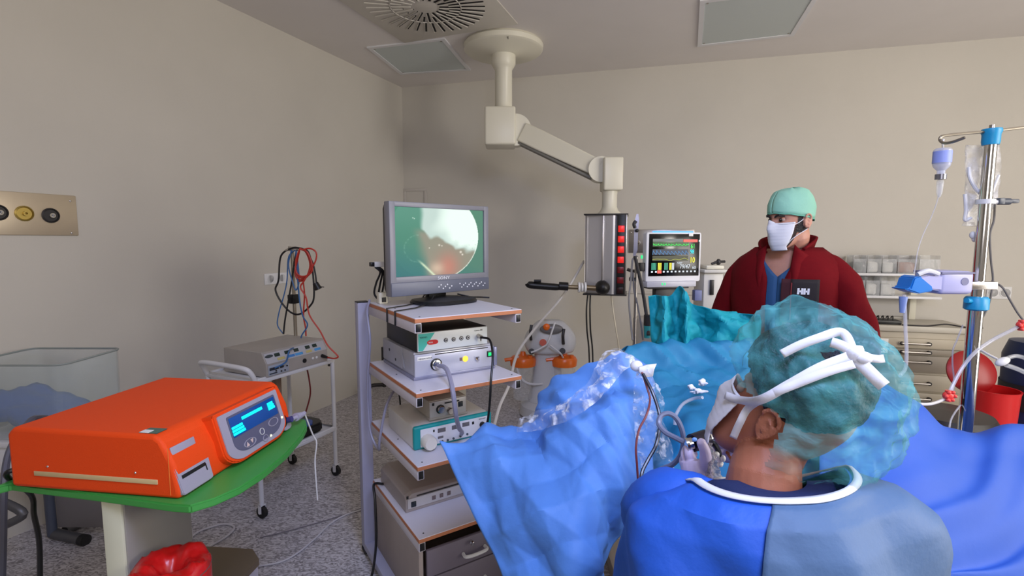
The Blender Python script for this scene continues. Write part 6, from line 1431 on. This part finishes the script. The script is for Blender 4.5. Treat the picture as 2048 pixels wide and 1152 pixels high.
ribbon('bow_end', [onc(1564, 708, .014), onc(1600, 690, .016), onc(1640, 675, .018), onc(1675, 664, .018), onc(1692, 672, .018), onc(1705, 700, .016)], .016, camn, mk)
ribbon('bow_end', [onc(1662, 684, .018), onc(1680, 690, .020), onc(1700, 700, .016)], .018, camn, mk)
ribbon('bow_end', [onc(1712, 702, .014), onc(1735, 714, .018), onc(1755, 718, .018), onc(1768, 717, .014)], .014, camn, mk)
ribbon('bow_end', [onc(1712, 718, .012), onc(1735, 740, .014), onc(1755, 760, .014), onc(1768, 772, .010)], .022, camn, mk)
q = B(); Mk_ = MS.to_3x3(); q.ell(K, (.014, .011, .014), n=10, f=lambda v: v*(1+.25*noise.noise(v*120))); q.ell(onc(1728, 716, .014), (.013, .010, .010), n=8); obj('knot', q, MASKM, mk, world=True, sharp=0)
# scrub collar and gown
NAVY = mat('scrub_navy', (18, 34, 78), .8, bump=.1, bscale=200)
q = B(); q.loft([[p-Vector((0, 0, .075*max(0, (p.y-.85)/.1))) for p in rng((.462, .876), a, b_, z, 1, 48)] for z, a, b_ in ((1.04, .15, .13), (1.10, .122, .108), (1.128, .108, .098), (1.126, .066, .066))], cap=False); obj('scrub_collar', q, NAVY, sur, world=True, sharp=0)
GT_ = [(1.128, .452, .815, .120, .105), (1.122, .453, .816, .142, .122), (1.10, .455, .818, .19, .145), (1.06, .460, .822, .226, .165), (1.0, .465, .825, .25, .178), (.92, .468, .828, .265, .19), (.8, .468, .83, .28, .2), (.6, .468, .84, .30, .24), (.42, .468, .86, .32, .30)]
GOWN = mat('gown_blue', (30, 90, 196), .6, var=.04, vscale=5, bump=.15, bscale=50)
GOWN2 = mat('gown_warm_lit_flap', (76, 106, 142), .6, var=.04, vscale=5, bump=.15, bscale=50)  # flap's greyer blue puts the warm light on this half into its colour
def gown_pt(a, u, off=0):
    x = u*(len(GT_)-1); i = int(min(x, len(GT_)-2)); t_ = x-i; A_, B_ = GT_[i], GT_[i+1]; z, cx_, cy_, rx, ry = [A_[k]+(B_[k]-A_[k])*t_ for k in range(5)]
    z += .012+.012*math.cos(a)*(1-u)-.085*max(0, math.sin(a)+.15)*max(0, 1-u*1.6); cy_ += .05; cx_ += .008; rx *= 1.05+(.020*(-math.cos(a)) if math.cos(a) < 0 else 0)*max(0, 1-abs(u-.3)*3)
    e = .9
    p = Vector((cx_+math.copysign(abs(math.cos(a))**e, math.cos(a))*(rx+off), cy_+math.copysign(abs(math.sin(a))**e, math.sin(a))*(ry+off), z))
    n_ = Vector((math.cos(a), math.sin(a), .3)); k = min(1, u*6)
    return p+n_*k*(.014*facets(p, 4.5, 2)+.014*math.sin(a*5+p.z*9)*min(1, u*2.)+wobble(p, 5, .012, 2))
q = B(); q.grid([[gown_pt(2*math.pi*j/110, i/60) for j in range(111)] for i in range(61)]); gown = obj('surgical_gown', q, GOWN, sur, world=True, sharp=26, mods=[('SOLIDIFY', dict(thickness=.002))])
# outer flap of the gown's back closing, from behind the neck to the right shoulder
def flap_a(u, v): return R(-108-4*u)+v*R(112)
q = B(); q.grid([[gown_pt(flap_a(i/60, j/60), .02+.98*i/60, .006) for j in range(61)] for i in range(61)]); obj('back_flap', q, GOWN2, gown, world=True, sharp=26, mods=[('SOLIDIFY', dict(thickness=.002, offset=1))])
q = B(); G = []
for j in range(61):
    a = R(-190)+R(250)*j/60; p0 = gown_pt(a, 0, .004); p1 = gown_pt(a, .085, .004); G.append([p0+Vector((0, 0, .004)), (p0+p1)/2+Vector((0, 0, .006)), p1+Vector((0, 0, .004))])
q.grid(G); obj('neck_binding', q, mat('binding_white', (222, 224, 228), .6), gown, world=True, sharp=0, mods=[('SOLIDIFY', dict(thickness=.002, offset=1))])
for pts, rr in (([(.37, .88, 1.03), (.302, .90, 1.045), (.290, .96, .99), (.33, 1.03, .95), tuple(LH+Vector((.0, -.012, -.035)))], [.070, .074, .066, .052, .034]),
                ([(.59, .88, 1.03), (.675, .90, 1.01), (.70, .97, .94), (.66, 1.05, .90), tuple(RH+Vector((.045, .0, -.035)))], [.075, .088, .075, .055, .034])):
    q = B(); q.tube([Vector(p) for p in pts], rr, 32, 9)
    for v in q.bm.verts: v.co += Vector((ridge(v.co, 9, 8), ridge(v.co, 9, 9), ridge(v.co, 9, 10)))*.012
    obj('gown_sleeve', q, GOWN, gown, world=True, sharp=30)
# legs, shoes and stool under the gown
q = B()
for s in (-1, 1): q.tube([(.46+s*.09, .84, .56), (.46+s*.15, 1.16, .56), (.46+s*.16, 1.18, .1)], [.09, .075, .05], 16, 5)
obj('trousers', q, NAVY, sur, world=True)
for s in (-1, 1):
    q = B(); q.loft([rng((.46+s*.16, 1.22), a, b_, z, .8, 24) for a, b_, z in ((.045, .13, 0), (.05, .135, .03), (.045, .11, .06), (.04, .06, .10))]); obj('shoe', q, WHITE, sur, world=True)
t = thing('surgeon_stool', 'round stool under the seated surgeon', 'stool', (.46, .82, 0))
q = B(); q.lathe([(.16, .44), (.18, .45), (.18, .49), (.001, .50)]); obj('seat', q, BLACK, t)
q = B(); q.cyl((0, 0, .03), (0, 0, .44), .025); obj('post', q, CHROME, t)
q = B(); q.lathe([(.24, 0), (.24, .02), (.05, .05)]); obj('foot', q, CHROME, t)
# gloved hands
GLV = mat('glove_lilac_white', (214, 202, 232), .38, sss=.08, bump=.05, bscale=120)
def glove(palm, fingers, voxel=.0022):
    q = B()
    q.tube(palm[0], palm[1], 20, 5)
    for pts, rr in fingers: q.tube(pts, rr, 14, 5); q.ell(pts[-1], (rr[-1],)*3, n=8)
    return obj('glove', q, GLV, sur, world=True, sharp=0, mods=[('REMESH', dict(mode='VOXEL', voxel_size=voxel)), ('SMOOTH', dict(factor=.5, iterations=4))])
Yh_ = 1.09
glove(([LH+Vector((.0, -.02, -.045)), P(1400, 975, 1.09), P(1394, 945, Yh_), P(1388, 920, Yh_+.01)], [.030, .028, .036, .030]),
      [([P(1404, 950, Yh_-.01), P(1411, 925, Yh_-.025), P(1410, 903, Yh_-.03), P(1403, 886, Yh_-.03)], [.016, .014, .012, .0105]),          # thumb
       ([P(1385, 925, Yh_+.0), P(1378, 905, Yh_+.005), P(1380, 890, Yh_+.025), P(1394, 880, Yh_+.045)], [.013, .011, .010, .009]),
       ([P(1380, 928, Yh_+.01), P(1371, 912, Yh_+.02), P(1374, 898, Yh_+.045), P(1390, 892, Yh_+.06)], [.013, .011, .010, .009]),
       ([P(1378, 938, Yh_+.01), P(1368, 925, Yh_+.025), P(1372, 912, Yh_+.05), P(1388, 908, Yh_+.065)], [.013, .011, .010, .009]),
       ([P(1380, 948, Yh_+.01), P(1370, 940, Yh_+.025), P(1374, 928, Yh_+.048), P(1386, 924, Yh_+.06)], [.012, .010, .009, .008])])
Yr = 1.14
glove(([RH+Vector((.05, 0, -.045)), P(1488, 915, Yr+.01), P(1468, 898, Yr), P(1458, 892, Yr)], [.028, .028, .032, .028]),
      [([P(1465, 885, Yr-.02), P(1448, 880, Yr-.03), P(1432, 878, Yr-.025)], [.014, .012, .010]),
       ([P(1458, 890, Yr-.005), P(1442, 887, Yr-.01), P(1428, 888, Yr-.01)], [.013, .011, .009]),
       ([P(1460, 900, Yr), P(1445, 900, Yr-.005), P(1432, 898, Yr-.01)], [.013, .011, .009]),
       ([P(1464, 908, Yr+.01), P(1450, 910, Yr+.01), P(1438, 908, Yr)], [.012, .011, .009]),
       ([P(1470, 914, Yr+.02), P(1458, 918, Yr+.02), P(1447, 917, Yr+.01)], [.011, .010, .008])])
# endoscope and camera
t = thing('endoscope_camera', 'dark endoscope camera head with chrome coupling in the gloved hand', 'endoscope', P(1395, 895, 1.10))
q = B(); q.cyl(P(1384, 886, 1.10), P(1412, 878, 1.115), .020, .022, n=28); obj('camera_head', q, mat('camera_dark', (44, 40, 52), .25, .4), t, world=True)
q = B(); q.cyl(P(1374, 889, 1.10), P(1385, 886, 1.10), .012, .014, n=20); q.cyl(P(1372, 889.5, 1.10), P(1377, 888.5, 1.10), .015, n=20); obj('coupling', q, CHROME, t, world=True)
q = B(); q.ell(P(1389, 879, 1.082), (.006, .004, .005), n=8); obj('blue_button', q, mat('button_blue', (120, 170, 240), .3), t, world=True)
q = B(); q.cyl(P(1412, 878, 1.115), P(1422, 876, 1.12), .015, n=20); q.cyl(P(1418, 876, 1.12), P(1434, 873, 1.13), .009, n=14); obj('eyepiece', q, CHROME, t, world=True)
q = B(); q.cyl(P(1430, 874, 1.13), P(1470, 850, 1.36), .004, n=10); obj('shaft', q, CHROME, t, world=True)
q = B(); q.tube([P(1422, 882, 1.11), P(1430, 890, 1.10), P(1438, 905, 1.10), P(1437, 915, 1.10)], .006, 8); obj('light_post_cable', q, BLACK, t, world=True)
t = thing('stopcock', 'white irrigation stopcock beside the gloved hand', 'valve', P(1438, 915, 1.1))
q = B(); q.cyl(P(1434, 905, 1.10), P(1442, 928, 1.10), .006, n=12); q.cyl(P(1430, 912, 1.10), P(1447, 916, 1.10), .005, n=12); q.ell(P(1432, 908, 1.095), (.008, .006, .006), n=8); q.ell(P(1446, 917, 1.095), (.006, .006, .008), n=8); q.ell(P(1440, 929, 1.098), (.007, .006, .006), n=8); obj('valve_body', q, WHITE, t, world=True)
q = B(); q.tube([P(1449, 900, 1.13), P(1460, 912, 1.12), P(1470, 930, 1.10), P(1475, 938, 1.09)], [.003, .005, .006, .004], 8); obj('amber_catheter', q, mat('amber_rubber', (190, 110, 60), .4), label='amber rubber catheter tip beside surgeon neck', cat='catheter')
sl_ = dp([[(1410, 885, 1.08), (1418, 884, 1.07), (1428, 886, 1.08)], [(1412, 910, 1.07), (1422, 910, 1.055), (1432, 912, 1.07)], [(1412, 935, 1.06), (1424, 935, 1.045), (1436, 938, 1.06)], [(1410, 968, 1.05), (1424, 970, 1.035), (1444, 972, 1.05)]])
q = B(); q.grid(drape_grid(sl_, 12, 12, .016, 45, 2, edge=.6)); obj('camera_sleeve', q, film('sleeve_film', (210, 205, 215), .7, .08, 1.0, 60, lo=.35), label='crinkled clear camera sleeve hanging under endoscope camera', cat='plastic sleeve', sharp=20, mods=[('SOLIDIFY', dict(thickness=.001))])
q = B(); q.tube([P(1420, 968, 1.03), P(1430, 962, 1.03), P(1440, 958, 1.03), P(1451, 956, 1.04)], [.003, .006, .005, .002], 8); obj('gauze_strip', q, mat('tape_white', (235, 235, 240)), label='small white gauze strip on surgeon collar', cat='gauze')
